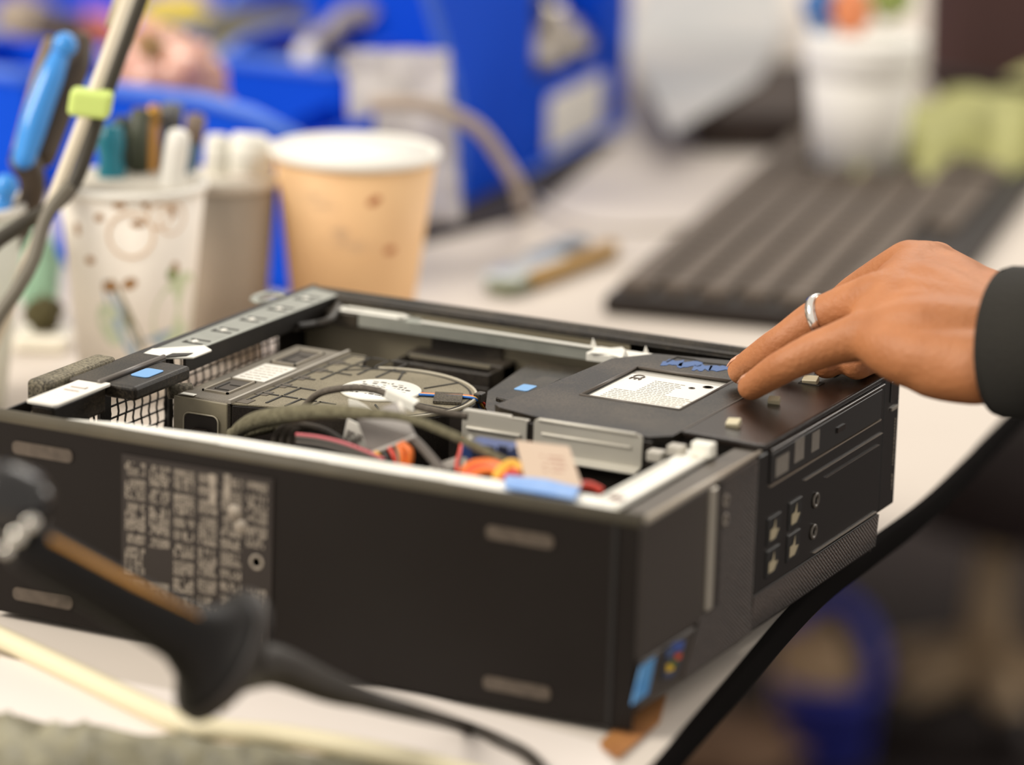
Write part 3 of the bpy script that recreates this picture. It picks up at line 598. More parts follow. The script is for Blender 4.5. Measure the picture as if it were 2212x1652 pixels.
for k, (L, m_) in enumerate((([(1000, 1022, .03), (1020, 1003, .034), (1060, 1000, .036), (1100, 1018, .034), (1130, 1035, .03)], ORG_W), ([(1004, 1030, .028), (1030, 1012, .032), (1066, 1010, .034), (1098, 1024, .032)], mat('coral_wire', '#e8603c', .45)),
        ([(1015, 1032, .026), (1045, 1018, .03), (1078, 1020, .032), (1110, 1030, .03)], ORG_W), ([(1070, 1036, .026), (1082, 1014, .03), (1106, 1000, .034), (1122, 1012, .034), (1120, 1036, .03)], YEL_W),
        ([(1078, 1038, .026), (1090, 1020, .03), (1108, 1006, .034), (1128, 1018, .034)], YEL_W), ([(1085, 1036, .025), (1105, 1020, .03), (1120, 1025, .03)], RED_W), ([(1250, 1048, .03), (1275, 1050, .034), (1300, 1062, .036)], RED_W))):
    cable('power_wire', L, .0019, m_, 8)
# pale printed tag and blue tape beside it
tg = MB(); A = [un(1114, 955, 1, .050), un(1136, 1044, 1, .022), un(1254, 1052, 1, .022), un(1226, 968, 1, .050)]; tg.prism(A, (0, .0012, .0006)); pt_ = P_(tg, 'printed_tag', mat('tag_cream', '#bda894', .6))
pp = MB(); nt_ = (A[1]-A[0]).cross(A[3]-A[0]).normalized()
if nt_.dot(CAM_LOC-A[0]) < 0: nt_ = -nt_
eu = (A[3]-A[0]).normalized(); ev = (A[1]-A[0]).normalized(); rnd = random.Random(8)
for k in range(4):
    for j in range(6):
        a = A[0].lerp(A[1], .30+.12*k).lerp(A[3].lerp(A[2], .30+.12*k), .44+.075*j)
        if rnd.random() < .8: pp.obox(a + nt_*.0004, eu*.0007, ev*.0006, nt_*.0001)
pp.build('tag_print', mat('tag_ink', '#9c6f5f', .6), pt_)
bt = MB()
A2 = [Vector((a.x, a.y, .0930)) for a in (un(1092, 1030, 2, .093), un(1088, 1055, 2, .093), un(1242, 1080, 2, .093), un(1258, 1046, 2, .093))]
bt.prism(A2, (0, 0, .0010)); P_(bt, 'blue_tape', mat('tape_blue', '#8fb2e2', .5, noise=.7, nscale=90, col2='#5b8fd6'), .0004)

# ------------------------------------------------------------------ the person: left hand, forearm, sleeve, ring
J = lambda u, v, d: at(u, v, d)
hm = MB()
tip = lambda u, v, r: uz(u, v, LZ + r)
pk = [J(1868, 724, 1.655), J(1778, 752, 1.662), J(1695, 790, 1.668), tip(1622, 836, .0072)]
rg_ = [J(1905, 640, 1.672), J(1782, 683, 1.688), J(1685, 745, 1.695), tip(1602, 800, .0076)]
md = [J(1965, 572, 1.700), J(1850, 640, 1.725), J(1775, 718, 1.735), tip(1705, 782, .0078)]
ix = [J(2020, 572, 1.728), J(1935, 640, 1.755), J(1868, 722, 1.760), tip(1785, 787, .0074)]
hm.limb(pk, [.0112, .0090, .0078, .0064]); hm.limb(rg_, [.0118, .0098, .0084, .0068]); hm.limb(md, [.0116, .0100, .0084, .0070]); hm.limb(ix, [.0112, .0098, .0084, .0070])
w1, w2, w3 = J(2170, 796, 1.615), J(2170, 735, 1.635), J(2170, 668, 1.662)
hm.limb([pk[0], J(1975, 770, 1.632), w1], [.0100, .0140, .0158]); hm.limb([pk[0], J(2000, 715, 1.640), w2], [.0105, .0150, .0165])
hm.limb([rg_[0], J(2030, 680, 1.655), w2], [.0112, .0160, .0165]); hm.limb([md[0], J(2060, 640, 1.675), w3], [.0112, .0150, .0158]); hm.limb([ix[0], J(2090, 630, 1.692), w3], [.0108, .0140, .0155])
hm.limb([J(2100, 735, 1.69), J(1990, 720, 1.735), J(1915, 748, 1.760), uz(1850, 788, LZ+.0082)], [.0160, .0125, .0094, .0072])   # thumb, leaving the side of the palm
hm.limb([J(1890, 690, 1.664), J(2000, 700, 1.665), J(2100, 720, 1.66)], [.0110, .0160, .0180])
hm.limb([J(1935, 620, 1.69), J(2030, 690, 1.70), J(2120, 720, 1.68)], [.0110, .0165, .0180])
for A_, B_ in ((pk, rg_), (rg_, md), (md, ix)):      # flesh between the hand bones
    m0 = A_[0].lerp(B_[0], .5); dd = (w2-m0)
    hm.limb([m0+dd*.02+Vector((0, 0, -.001)), m0+dd*.4+Vector((0, 0, .0015)), m0+dd*.8], [.0112, .0158, .0172])
hm.limb([A_[0].lerp(w3, .1) for A_ in (ix, md)] + [rg_[0].lerp(w2, .12), pk[0].lerp(w1, .12)], [.0108, .0124, .0128, .0114])
hm.limb([J(1925, 742, 1.640), J(2020, 790, 1.628), J(2110, 800, 1.618)], [.0112, .0142, .0150])
fdir = Vector((1, -.04, .10)).normalized()
for w_, r_ in ((w1, .0165), (w2, .0180), (w3, .0162)): hm.limb([w_, w_+fdir*.07, w_+fdir*.20], [r_, r_*1.03, r_*1.05])
person = thing('person', (w2.x+.25, w2.y, 0), 'person reaching in from the right, left hand pressing the computer, dark sleeve', 'person')
hand = hm.build('arm', SKIN, person)
rm = hand.modifiers.new('remesh', 'REMESH'); rm.mode = 'VOXEL'; rm.voxel_size = .0014; rm.use_smooth_shade = True
s_ = hand.modifiers.new('smooth', 'SMOOTH'); s_.factor = .5; s_.iterations = 16
NAIL = mat('fingernail', '#d6a184', .3)
for F, r in ((pk, .0062), (rg_, .0068)):
    d_ = (F[3]-F[2]).normalized(); up = (Z3 - d_*Z3.dot(d_)).normalized(); sd_ = d_.cross(up)
    nl = MB(); pts = []
    for i in range(5):
        for j in range(5):
            a = (j-2)/2*.75; t = (i-2)/2; pts.append(F[3] + d_*(t*.0042+.0008-.0006*abs(j-2)*(1 if t > 0 else .3)) + (up*math.cos(a)+sd_*math.sin(a))*(r*.985 + .0002 - .0010*max(0, t)))
    nl.add(pts, [(i*5+j, i*5+j+1, (i+1)*5+j+1, (i+1)*5+j) for i in range(4) for j in range(4)], True)
    o = nl.build('fingernail', NAIL, person); so = o.modifiers.new('solid', 'SOLIDIFY'); so.thickness = .0004
# ring on the ring finger
rc_ = J(1775, 685, 1.688); ax = (rg_[1]-rg_[0]).normalized()
rn = MB(); rn.lathe([(.0098, -.0021), (.0106, -.0019), (.0109, 0), (.0106, .0019), (.0098, .0021), (.0096, 0), (.0098, -.0021)], rc_, ax, 40); rn.build('ring', mat('polished_silver', '#e8e4de', .16, .95), person)
# sleeve
SL = mat('dark_olive_knit', '#1b1914', .9, noise=.4, nscale=40, col2='#221f19', bump=.5, bscale=700)
cpos = J(2168, 738, 1.625); sv = MB(); R0 = .0350
pts = [cpos + fdir*t for t in (0, .003, .03, .07, .12, .2, .3, .42)]
sv.tube([cpos+fdir*.02]+pts, [R0*.86, R0*.97, R0*1.0, R0*1.0, R0*1.04, R0*1.12, R0*1.3, R0*1.5, R0*1.7], 40, caps=True, flat=.92); sv.build('sleeve', SL, person)

# ------------------------------------------------------------------ helpers for table objects
from mathutils import noise as NZ
def blob(c, s, amp, freq, seed=0, nu=48, nv=28, flatb=True):
    c = Vector(c); vs_ = []; fs = []
    for j in range(nv+1):
        th = math.pi*j/nv
        for i in range(nu):
            ph = 2*math.pi*i/nu; d = Vector((math.sin(th)*math.cos(ph), math.sin(th)*math.sin(ph), math.cos(th)))
            k = 1 + amp*NZ.noise(d*freq + Vector((seed*7.1, 0, 0))) + amp*.5*NZ.noise(d*freq*2.7 + Vector((0, seed*3.3, 0)))
            p = Vector((d.x*s[0]*k, d.y*s[1]*k, d.z*s[2]*k)); 
            if flatb: p.z = max(p.z, -s[2]*.98)
            vs_.append(c+p)
    for j in range(nv):
        for i in range(nu): fs.append((j*nu+i, (j+1)*nu+i, (j+1)*nu+(i+1) % nu, j*nu+(i+1) % nu))
    return MB().add(vs_, fs, True)

def paper_cup(name, rim, rt, rb, label, cat, body, rimc, inner, lean=(0, 0), group=None):
    base = Vector((rim.x+lean[0], rim.y+lean[1], .0006)); ax = (rim - base); h = ax.length; ax.normalize()
    t = thing(name, (base.x, base.y, 0), label, cat, group)
    o = MB().lathe([(rb-.001, .004), (rb-.001, 0), (rb, 0), (rt, h-.002), (rt-.0006, h-.002), (rb-.0006, .004), (0, .004)], base, ax, 64).build('cup_wall', body, t)
    MB().lathe([(rt-.0008, h-.0050), (rt+.0014, h-.0040), (rt+.0022, h-.0018), (rt+.0012, h+.0004), (rt-.0006, h), (rt-.0010, h-.002)], base, ax, 64).build('rim', rimc, t)
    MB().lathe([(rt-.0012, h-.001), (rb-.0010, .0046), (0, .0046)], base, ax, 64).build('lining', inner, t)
    return t, base, ax, h

# ---- tan coffee cup with white rim
WC = mat('cup_white', '#f1eee6', .5)
TAN = mat('cup_tan', '#e8b987', .6, noise=.5, nscale=22, col2='#efc795')
c1, b1_, ax1, h1 = paper_cup('coffee_cup', at(768, 320, 2.10), .0447, .0300, 'tan paper coffee cup with white rim, empty of tools, behind the computer', 'cup', TAN, WC, WC)
def decal(base, ax, h, rb, rt, u, v, r0, r1, rot, m, name, parent, ring=False, seg=20):
    """a printed spot on the cup wall, found where the sight line meets it"""
    d = ray(u, v).normalized(); o = CAM_LOC; best = None
    for k in range(2600):
        p = o + d*(1.85 + k*.00025); q = p - base; z = q.dot(ax); rr_ = (q - ax*z).length; R = rb + (rt-rb)*z/h
        if rr_ < R: best = (z, q - ax*z); break
    if best is None: return
    z0, rad = best; a0 = math.atan2(rad.y, rad.x); mb = MB(); V = []
    def surf(da, dz, e=.00025):
        z = z0+dz; R = rb+(rt-rb)*z/h+e; a = a0+da/R; return base + ax*z + Vector((math.cos(a), math.sin(a), 0))*R
    for k in range(seg):
        t = 2*math.pi*k/seg; x, y = r0*math.cos(t), r1*math.sin(t); V.append((x*math.cos(rot)-y*math.sin(rot), x*math.sin(rot)+y*math.cos(rot)))
    if ring:
        mb.tube([surf(x, y, .0002) for x, y in V]+[surf(*V[0], .0002)], ring, 5, caps=False)
    else:
        mb.add([surf(0, 0)] + [surf(x, y) for x, y in V], [(0, k+1, (k+1) % seg+1) for k in range(seg)])
    mb.build(name, m, parent)
BR = mat('bean_brown', '#b5683c', .6); PALE = mat('print_tan', '#dcb892', .6); BROWN2 = mat('print_brown', '#a5763e', .6)
for (u, v, a, b, r) in ((808, 434, .0042, .0023, .5), (842, 540, .0036, .0022, .1)): decal(b1_, ax1, h1, .030, .0447, u, v, a, b, r, BR, 'printed_bean', c1)
for (u, v, a, b) in ((680, 425, .0100, .0016), (700, 445, .0080, .0012), (740, 520, .0120, .0020), (770, 535, .0120, .0018), (735, 500, .0050, .0020)): decal(b1_, ax1, h1, .030, .0447, u, v, a, b, .05, PALE, 'printed_swirl', c1)

# ---- patterned cup holding pens and tools
PAT = mat('cup_patterned', '#fbf3e8', .6)
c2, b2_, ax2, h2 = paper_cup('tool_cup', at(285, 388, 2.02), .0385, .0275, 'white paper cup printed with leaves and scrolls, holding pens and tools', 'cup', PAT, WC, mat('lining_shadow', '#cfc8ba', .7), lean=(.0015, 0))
for (u, v, a, b, r, m_) in ((258, 443, .0030, .0016, .1, BROWN2), (313, 438, .0016, .0030, .2, BROWN2), (298, 482, .0034, .0016, 0, BROWN2), (372, 455, .0016, .0030, .3, BROWN2), (215, 470, .0022, .0018, .4, BROWN2), (168, 495, .0018, .0030, 0, BROWN2), (195, 562, .0026, .0018, .2, BROWN2), (378, 575, .0018, .0026, .4, BROWN2), (238, 618, .0036, .0026, .2, BROWN2), (280, 612, .0034, .0024, .5, BROWN2), (372, 590, .0030, .0030, 0, mat('print_olive', '#8b9a62', .6)),
        (385, 665, .0130, .0170, -.4, mat('print_green', '#d3dcb8', .6)), (258, 690, .0035, .0190, .35, mat('print_blue', '#aebfcc', .6)), (275, 680, .0020, .0180, .4, mat('print_dark', '#8d8668', .6)), (240, 700, .0060, .0100, .3, mat('print_palegreen', '#d3dcc0', .6)), (345, 745, .0140, .0060, .3, MATS['print_blue'])):
    decal(b2_, ax2, h2, .0275, .0385, u, v, a*1.2, b*1.2, r, m_, 'printed_leaf', c2)
for (u, v, a, r) in ((283, 507, .0120, .0006), (283, 507, .0118, .0006), (345, 465, .0065, .0005), (372, 470, .0080, .0005)): decal(b2_, ax2, h2, .0275, .0385, u, v, a, a*(1.5 if a > .02 else 1), 0, PALE, 'printed_scroll', c2, ring=r, seg=28)

def rod(name, p0, p1, prof, m, label, cat, group=None, parts=(), seg=20):
    """prof: (radius, 0..1 along) ; parts: (name, profile, material)"""
    p0 = Vector(p0); p1 = Vector(p1); L = (p1-p0).length; t = thing(name, p0, label, cat, group)
    MB().lathe([(r, k*L) for r, k in prof], p0, p1-p0, seg).build('body', m, t)
    for nm, pf, mm in parts: MB().lathe([(r, k*L) for r, k in pf], p0, p1-p0, seg).build(nm, mm, t)
    return t
def bot(u, v, cup_base, dx=0, dy=0, z=.012): return Vector((cup_base.x+dx, cup_base.y+dy, z))
TEAL = mat('teal_plastic', '#0f7f95', .25, trans=.2); AMB = mat('amber_plastic', '#c98f3a', .35); DKB = mat('brown_handle', '#6b4a26', .4); NAVY = mat('navy_barrel', '#2c4c66', .35); DKG = mat('dark_green_grip', '#28332a', .5)
g = 'pens and tools standing in the patterned cup'
E1 = at(236, 268, 2.03)
rod('screwdriver', bot(0, 0, b2_, -.006, -.004), E1, [(.002, 0), (.002, .55), (.0068, .58), (.0074, .70), (.0060, .74), (.0078, .80), (.0060, .86), (.0078, .92), (.0070, .99), (.004, 1)], TEAL, 'translucent teal fluted screwdriver handle in the patterned cup', 'screwdriver', g, (('grip_ring', [(.0074, .735), (.0080, .745), (.0074, .755)], mat('teal_light', '#2fb3c4', .2)),))
rod('brown_pen', bot(0, 0, b2_, -.003, .008), at(302, 232, 2.045), [(.003, 0), (.0050, .1), (.0050, .97), (.003, 1)], DKB, 'brown barrelled pen beside the teal screwdriver in the patterned cup', 'pen', g, (('cap', [(.0054, .72), (.0054, .985), (.002, 1.0)], mat('olive_cap', '#3f4433', .4)),))
rod('amber_pencil', bot(0, 0, b2_, .003, .006), at(332, 226, 2.05), [(.0015, 0), (.0036, .1), (.0036, .99), (.002, 1)], AMB, 'amber pencil between the brown pen and the navy pen', 'pencil', g, (('ferrule', [(.0038, .93), (.0038, .99), (.001, 1)], GOLD),), seg=6)
rod('navy_pen', bot(0, 0, b2_, .008, .009), at(372, 222, 2.06), [(.002, 0), (.0056, .08), (.0056, .98), (.003, 1)], NAVY, 'dark navy pen with grey top behind the white marker', 'pen', g, (('pen_top', [(.0060, .90), (.0062, .99), (.003, 1.0)], mat('top_grey', '#5f6062', .4)),))
rod('navy_pen', bot(0, 0, b2_, .012, .006), at(425, 245, 2.05), [(.002, 0), (.0050, .08), (.0050, .98), (.003, 1)], mat('slate_barrel', '#3c5a70', .35), 'slate blue pen leaning at the right inside the patterned cup', 'pen', g, (('pen_top', [(.0053, .88), (.0054, .99), (.003, 1.0)], mat('top_brown', '#7b6a5c', .4)),))
rod('white_marker', bot(0, 0, b2_, .010, -.008), at(388, 280, 2.00), [(.003, 0), (.0062, .06), (.0064, .93), (.0058, .985), (.003, 1)], WC, 'white round-capped marker standing in front of the navy pen', 'marker', g, (('cap_band', [(.0065, .62), (.0067, .63), (.0065, .64)], mat('band_grey', '#c9c5bc', .5)),))
rod('dark_grip_tool', bot(0, 0, b2_, -.010, .006), at(262, 250, 2.055), [(.002, 0), (.0060, .4), (.0072, .8), (.0060, .97), (.003, 1)], DKG, 'dark green handled tool behind the teal screwdriver', 'tool', g, (('handle_collar', [(.0064, .5), (.0070, .52), (.0064, .54)], GOLD),))
# ---- grey cup with white tubes
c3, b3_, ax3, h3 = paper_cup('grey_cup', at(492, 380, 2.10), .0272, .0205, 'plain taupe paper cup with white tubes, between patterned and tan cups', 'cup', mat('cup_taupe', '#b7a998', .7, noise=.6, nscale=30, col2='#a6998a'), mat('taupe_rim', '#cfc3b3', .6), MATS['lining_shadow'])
g = 'white tubes in the taupe cup'
for (u, v, dx, r_, lab_) in ((470, 290, -.010, .0062, 'slim white tube with a pinkish body, left one in the taupe cup'), (540, 288, .006, .0105, 'wide white tube with ridged cap in the taupe cup'), (572, 300, .016, .0060, 'slim white tube at the right edge of the taupe cup')):
    rod('white_tube', bot(0, 0, b3_, dx, 0), at(u, v, 2.11), [(r_*.8, 0), (r_*.8, .72), (r_*1.0, .74), (r_*1.0, .80)], mat('tube_body', '#d9cdc4', .4), lab_, 'tube', g, (('cap', [(r_*.95, .80), (r_*1.06, .81), (r_*1.06, .97), (r_*.8, 1.0), (0, 1.0)], WHT), ('cap_band', [(r_*1.07, .86), (r_*1.12, .87), (r_*1.07, .88)], MATS['band_grey'])))

# ---- white cup at the frame edge with two blue-gripped pliers
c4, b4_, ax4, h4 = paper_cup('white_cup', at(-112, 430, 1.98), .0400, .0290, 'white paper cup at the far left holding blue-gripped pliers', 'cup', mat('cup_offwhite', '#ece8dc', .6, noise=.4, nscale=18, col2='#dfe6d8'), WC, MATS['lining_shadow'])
BLUG = mat('blue_grip', '#2f8be0', .22, noise=.3, nscale=60, col2='#3c97ea', coat=.4); TOOLK = mat('tool_dark', '#3a2d20', .5, noise=.5, nscale=60, col2='#4a3b2a')
pt1 = thing('pliers', at(60, 380, 1.97), 'pliers with glossy bright blue grip and ball end, upright at left', 'pliers')
hA = [at(52, 342, 1.97), at(75, 262, 1.972), at(105, 180, 1.975), at(132, 112, 1.98)]
MB().limb(hA, [.0060, .0072, .0068, .0050]).build('grip', BLUG, pt1)
MB().lathe([(0, -.0068), (.0034, -.0058), (.0058, -.0034), (.0067, 0), (.0058, .0034), (.0034, .0058), (0, .0068)], at(140, 97, 1.978), (0, 0, 1), 24).build('ball_end', BLUG, pt1)
MB().limb([at(92, 330, 1.985), at(120, 250, 1.99), at(160, 150, 1.995), at(175, 92, 2.0)], [.0080, .0085, .0080, .0060]).build('dark_handle', TOOLK, pt1)
MB().limb([at(30, 350, 1.985), at(60, 240, 1.99), at(88, 140, 1.995), at(105, 90, 2.0)], [.0028, .0030, .0030, .0024]).build('tan_edge', mat('tan_edge', '#8f7a56', .5), pt1)
MB().limb([at(52, 345, 1.975), at(60, 450, 1.98), Vector((b4_.x, b4_.y, .02))], [.0080, .0065, .0030]).build('jaws', TOOLK, pt1)
pt2 = thing('pliers', at(12, 420, 1.975), 'second blue ball-ended tool lower down at the frame edge', 'pliers')
MB().lathe([(0, -.0068), (.0034, -.0058), (.0058, -.0034), (.0067, 0), (.0058, .0034), (.0034, .0058), (0, .0068)], at(12, 403, 1.962), (0, 0, 1), 24).build('ball_end', BLUG, pt2)
MB().limb([at(6, 425, 1.965), at(-30, 520, 1.967), Vector((b4_.x-.012, b4_.y-.004, .022))], [.0058, .0060, .0035]).build('grip', BLUG, pt2)

# ---- crossing probe and cable with a lime clip
bs_ = thing('probe_rod', uz(0, 690, .02), 'thin beige rod slanting up to the top edge through a lime clip', 'rod')
MB().tube([at(-118, 990, 1.90), at(100, 470, 1.90), at(180, 260, 1.90), at(290, -40, 1.90)], .0032, 12).build('shaft', mat('rod_beige', '#ddd2bc', .4), bs_)
MB().tube([at(245, 60, 1.925), at(275, -40, 1.925)], .0042, 12).build('upper_sheath', mat('sheath_grey', '#b4a990', .5), bs_)
kl = MB().tube(spline([at(318, -40, 1.915), at(262, 110, 1.915), at(212, 250, 1.915), at(165, 385, 1.915), at(115, 445, 1.91), at(40, 490, 1.90), at(-40, 560, 1.89), at(-130, 760, 1.88), at(-170, 985, 1.87)], 10), .0040, 12).build('black_cable', mat('cable_olive_black', '#39342a', .5)); tag(kl, 'thick dark grey cable running beside the beige rod and off left', 'cable')
kl = MB().tube(spline([at(150, 400, 1.90), at(100, 470, 1.895), at(72, 560, 1.89), at(40, 620, 1.885), at(-30, 740, 1.88), at(-80, 980, 1.87)], 10), .0036, 10).build('grey_cable', mat('cable_grey', '#6d675a', .5)); tag(kl, 'thin grey cable branching down toward the lower left', 'cable')
kl = MB(); q = at(196, 222, 1.900); kl.obox(q, Vector((.0098, .0040, -.0008)), Vector((-.003, .006, 0)), Vector((.0012, 0, .0068))); lc_ = kl.build('cable_clip', mat('lime_plastic', '#cfe47e', .45), None, .0028, 3); tag(lc_, 'lime green clip holding rod and cable together', 'clip')
# small parts behind the cups at left
q = uz(95, 752, .0); o = MB().obox(q+Z3*.005, (.014, .005, 0), (-.005, .013, 0), (0, 0, .0048)).build('foam_pad', mat('pad_white', '#efeada', .7), None, .003, 3); tag(o, 'small cream pad on the table left of the patterned cup', 'pad')
o = blob(q+Z3*.0195, (.0105, .0100, .0095), .3, 2, 4).build('foam_piece', mat('dark_olive_foam', '#4a4426', .9)); tag(o, 'dark olive lump sitting on the small cream pad', 'foam')
q = uz(85, 700, 0); o = blob((q.x, q.y, .028), (.012, .010, .028), .2, 2, 8).build('green_eraser', mat('pale_teal', '#8fb59a', .7)); tag(o, 'pale green object half hidden behind the patterned cup', 'eraser')

# ------------------------------------------------------------------ blue parts bins
def bin_(P0, ud, w_, d_, lip, h, label, lipR=None):
    P0 = Vector(P0); u_ = Vector((ud[0], ud[1], 0)).normalized(); n_ = Vector((-u_.y, u_.x, 0)); t_ = .0028
    t = thing('parts_bin', P0 + u_*w_/2 + n_*d_/2, label, 'storage bin', 'blue plastic parts bins')
    b = MB(); b.obox(P0+u_*w_/2+n_*d_/2+Z3*.003, u_*(w_/2), n_*(d_/2), Z3*.0025)
    b.obox(P0+u_*w_/2+n_*(d_-t_)+Z3*h/2, u_*(w_/2), n_*t_/2, Z3*h/2)
    for k in (0, 1):
        s0 = P0 + u_*(0 if k == 0 else w_-t_)
        if k and lipR:
            b.prism([s0+Z3*.001, s0+Z3*lipR, s0+n_*d_+Z3*lipR, s0+n_*d_+Z3*.001], u_*t_); continue
        b.prism([s0+Z3*.001, s0+Z3*min(lip, lipR or lip) if k else s0+Z3*lip, s0+n_*d_*.18+Z3*(lip+(h-lip)*.35), s0+n_*d_*.34+Z3*h, s0+n_*d_+Z3*h, s0+n_*d_+Z3*.001], u_*t_)
    b.build('bin_body', BLUE_BIN, t, .0012)
    lipR = lipR or lip
    f = MB(); f.prism([P0, P0+u_*w_, P0+u_*w_+Z3*lipR, P0+u_*w_*.8+Z3*(lip*.7+lipR*.3), P0+u_*w_*.6+Z3*lip, P0+Z3*lip], n_*t_); f.build('front_lip', BLUE_BIN, t, .001)
    r = MB(); r.tube([P0+Z3*lip, P0+u_*w_*.6+Z3*lip, P0+u_*w_*.8+Z3*(lip*.7+lipR*.3), P0+u_*w_+Z3*lipR], .0042, 10)
    for k in ((0,) if lipR < lip else (0, w_)): r.tube(spline([P0+u_*k+Z3*(lip if k == 0 else lipR), P0+u_*k+n_*d_*.18+Z3*(lip+(h-lip)*.35), P0+u_*k+n_*d_*.34+Z3*h, P0+u_*k+n_*d_+Z3*h], 5), .0035, 8)
    r.build('rim', mat('bin_rim_highlight', '#4a7ae6', .4), t)  # same plastic in lighter blue, painting the rim highlight
    return t, u_, n_
# the tall open bin with the white card, facing right
pA0, pA1 = uz(1134, 380), uz(1350, 265); uA = (pA1-pA0); wA = uA.length; uA.normalize(); nA = Vector((-uA.y, uA.x, 0))
bA = thing('parts_bin', pA0+uA*wA/2+nA*.1, 'large blue bin with blank white card and window of shiny parts', 'storage bin', 'blue plastic parts bins')
b = MB(); hA_ = .21
b.obox(pA0+uA*wA/2+nA*.08+Z3*.002, uA*(wA/2), nA*.08, Z3*.002); b.obox(pA0+uA*wA/2+nA*.16+Z3*hA_/2, uA*(wA/2), nA*.0015, Z3*hA_/2)
for k in (0, wA): b.prism([pA0+uA*k, pA0+uA*k+Z3*hA_, pA0+uA*k+nA*.16+Z3*hA_, pA0+uA*k+nA*.16], uA*(.003 if k == 0 else -.003))
b.build('bin_body', BLUE_BIN, bA, .001)
lp_ = MB(); lp_.prism([pA0+uA*a+Z3*z for a, z in rrect(wA/2, .031, wA/2, .031, .010)], nA*.003); lp_.prism([pA0+uA*a+Z3*z for a, z in ((0, .04), (.014, .055), (.005, hA_), (0, hA_))], nA*.003)
lp_.prism([pA0+uA*a+Z3*z for a, z in ((wA, .035), (wA-.060, .055), (wA-.060, .12), (wA-.050, hA_), (wA-.015, hA_), (wA, .12))], nA*.003); lp_.build('bin_front', BLUE_BIN, bA, .0012)
MB().tube([pA0+Z3*.0015-nA*.001, pA1+Z3*.0015-nA*.001], .0035, 8).build('rim', mat('bin_rim_highlight', '#4a7ae6', .4), bA)
cc = MB(); cc.prism([pA0+uA*a+Z3*z-nA*.0012 for a, z in rrect(wA*.47, .0275, wA*.275, .0200, .004)], nA*.0008); cc.build('card', mat('card_white', '#fbf8f2', .6), bA)
CHR = mat('chrome_parts', '#d8cfc2', .25, .6); DKM = mat('dark_parts', '#2b2622', .5)
g = 'shiny metal parts in the large blue bin'
for k, (u, v, r_, c_, lab_) in enumerate(((1150, 120, .019, CHR, 'polished metal cylinder low left in the blue bin window'), (1205, 90, .020, CHR, 'polished round part at right in the blue bin window'), (1160, 50, .018, CHR, 'upper shiny part in the blue bin window'), (1235, 130, .018, mat('tan_part', '#8d7a62', .6), 'tan lump at lower right in the blue bin window'), (1120, 15, .018, DKM, 'dark part at top left of the blue bin window'))):
    d_ = ray(u, v); s_ = (pA0+nA*.03-CAM_LOC).dot(nA)/d_.dot(nA); q = CAM_LOC + d_*s_
    a_ = random.uniform(-.6, .6); o = MB().lathe([(r_*.2, -r_*1.1), (r_*.75, -r_*1.05), (r_*.8, -r_*.4), (r_, -r_*.3), (r_, r_*.5), (r_*.7, r_*.7), (r_*.7, r_*1.1), (0, r_*1.15)], q, (math.cos(a_), .4, math.sin(a_)), 28).build('metal_fitting', c_); tag(o, lab_, 'metal part', g)
fl_ = MB().obox(pA0+uA*wA*.5+nA*.07+Z3*.06, uA*wA*.40, nA*.012, Z3*.055).build('parts_tray', mat('tray_brown', '#4a3f3a', .7, noise=.9, nscale=30, col2='#8a7d70'), None, .01); tag(fl_, 'brown grey tray behind the shiny parts in the large blue bin', 'tray')
# neighbour bin, nearer, its blank face to the right
pB0, pB1 = uz(985, 458), uz(1124, 390); uB = (pB1-pB0); wB = uB.length; uB.normalize(); nB = Vector((-uB.y, uB.x, 0))
bB = thing('parts_bin', pB0+uB*wB/2+nB*.1, 'tall plain blue bin with the beige cable drooping over it', 'storage bin', 'blue plastic parts bins')
b = MB(); b.prism([pB0, pB0+uB*(wB+.008), pB0+uB*(wB+.008)+Z3*.20, pB0-uB*.10+Z3*.20, pB0-uB*.03+Z3*.11], nB*.003); b.obox(pB0+uB*wB/2+nB*.06+Z3*.002, uB*(wB/2), nB*.06, Z3*.002)
b.obox(pB0+uB*wB/2+nB*.12+Z3*.025, uB*(wB/2), nB*.0015, Z3*.025); b.build('bin_body', BLUE_BIN, bB, .0012)
MB().tube(spline([pB0-nB*.001, pB0-uB*.004+Z3*.06-nB*.001, pB0-uB*.03+Z3*.11-nB*.001, pB0-uB*.10+Z3*.20-nB*.001], 5), .0035, 8).build('rim', MATS['bin_rim_highlight'], bB)
mt_ = MB().prism([uz(u, v, .0025) for u, v in ((905, 522), (1140, 462), (1215, 402), (1330, 300), (1240, 300), (1000, 440), (900, 480))], (0, 0, -.002)).build('bin_shadow', mat('shadow_dark_brown', '#241a18', .9), None); tag(mt_, 'dark strip standing in for the contact shadow of the blue bins', 'shadow')  # dark sheet laid on the table as contact shadow of the bins
# bins facing the camera
yC = .93; qa = un(478, 112, 1, yC); qb = un(752, 158, 1, yC)
bC, _, _ = bin_((qa.x, yC, 0), (1, 0), qb.x-qa.x, .10, qa.z-.004, qa.z+.004, 'blue bin with a lit front lip behind the taupe and tan cups')
yD = .60; qa = un(120, 192, 1, yD); qb = un(645, 300, 1, yD)
bD, _, _ = bin_((qa.x, yD, 0), (1, .02), qb.x-qa.x, .095, un(430, 215, 1, yD).z, .060, 'blue bin holding the pink bag, just behind the three cups', qb.z)
qa = un(-190, 130, 1, .74); qb = un(62, 165, 1, .74)
bE, _, _ = bin_((qa.x, .74, 0), (1, 0), qb.x-qa.x, .11, qb.z, qb.z+.003, 'blue bin cut off by the left frame edge')
qa = un(430, 22, 1, 1.45); qb = un(1040, 60, 1, 1.45)
bF, _, _ = bin_((qa.x, 1.45, 0), (1, 0), qb.x-qa.x, .22, qa.z+.03, qa.z+.10, 'deep blue bin in the back row along the top edge')
qa = un(-160, 10, 1, 1.30); qb = un(420, 50, 1, 1.30)
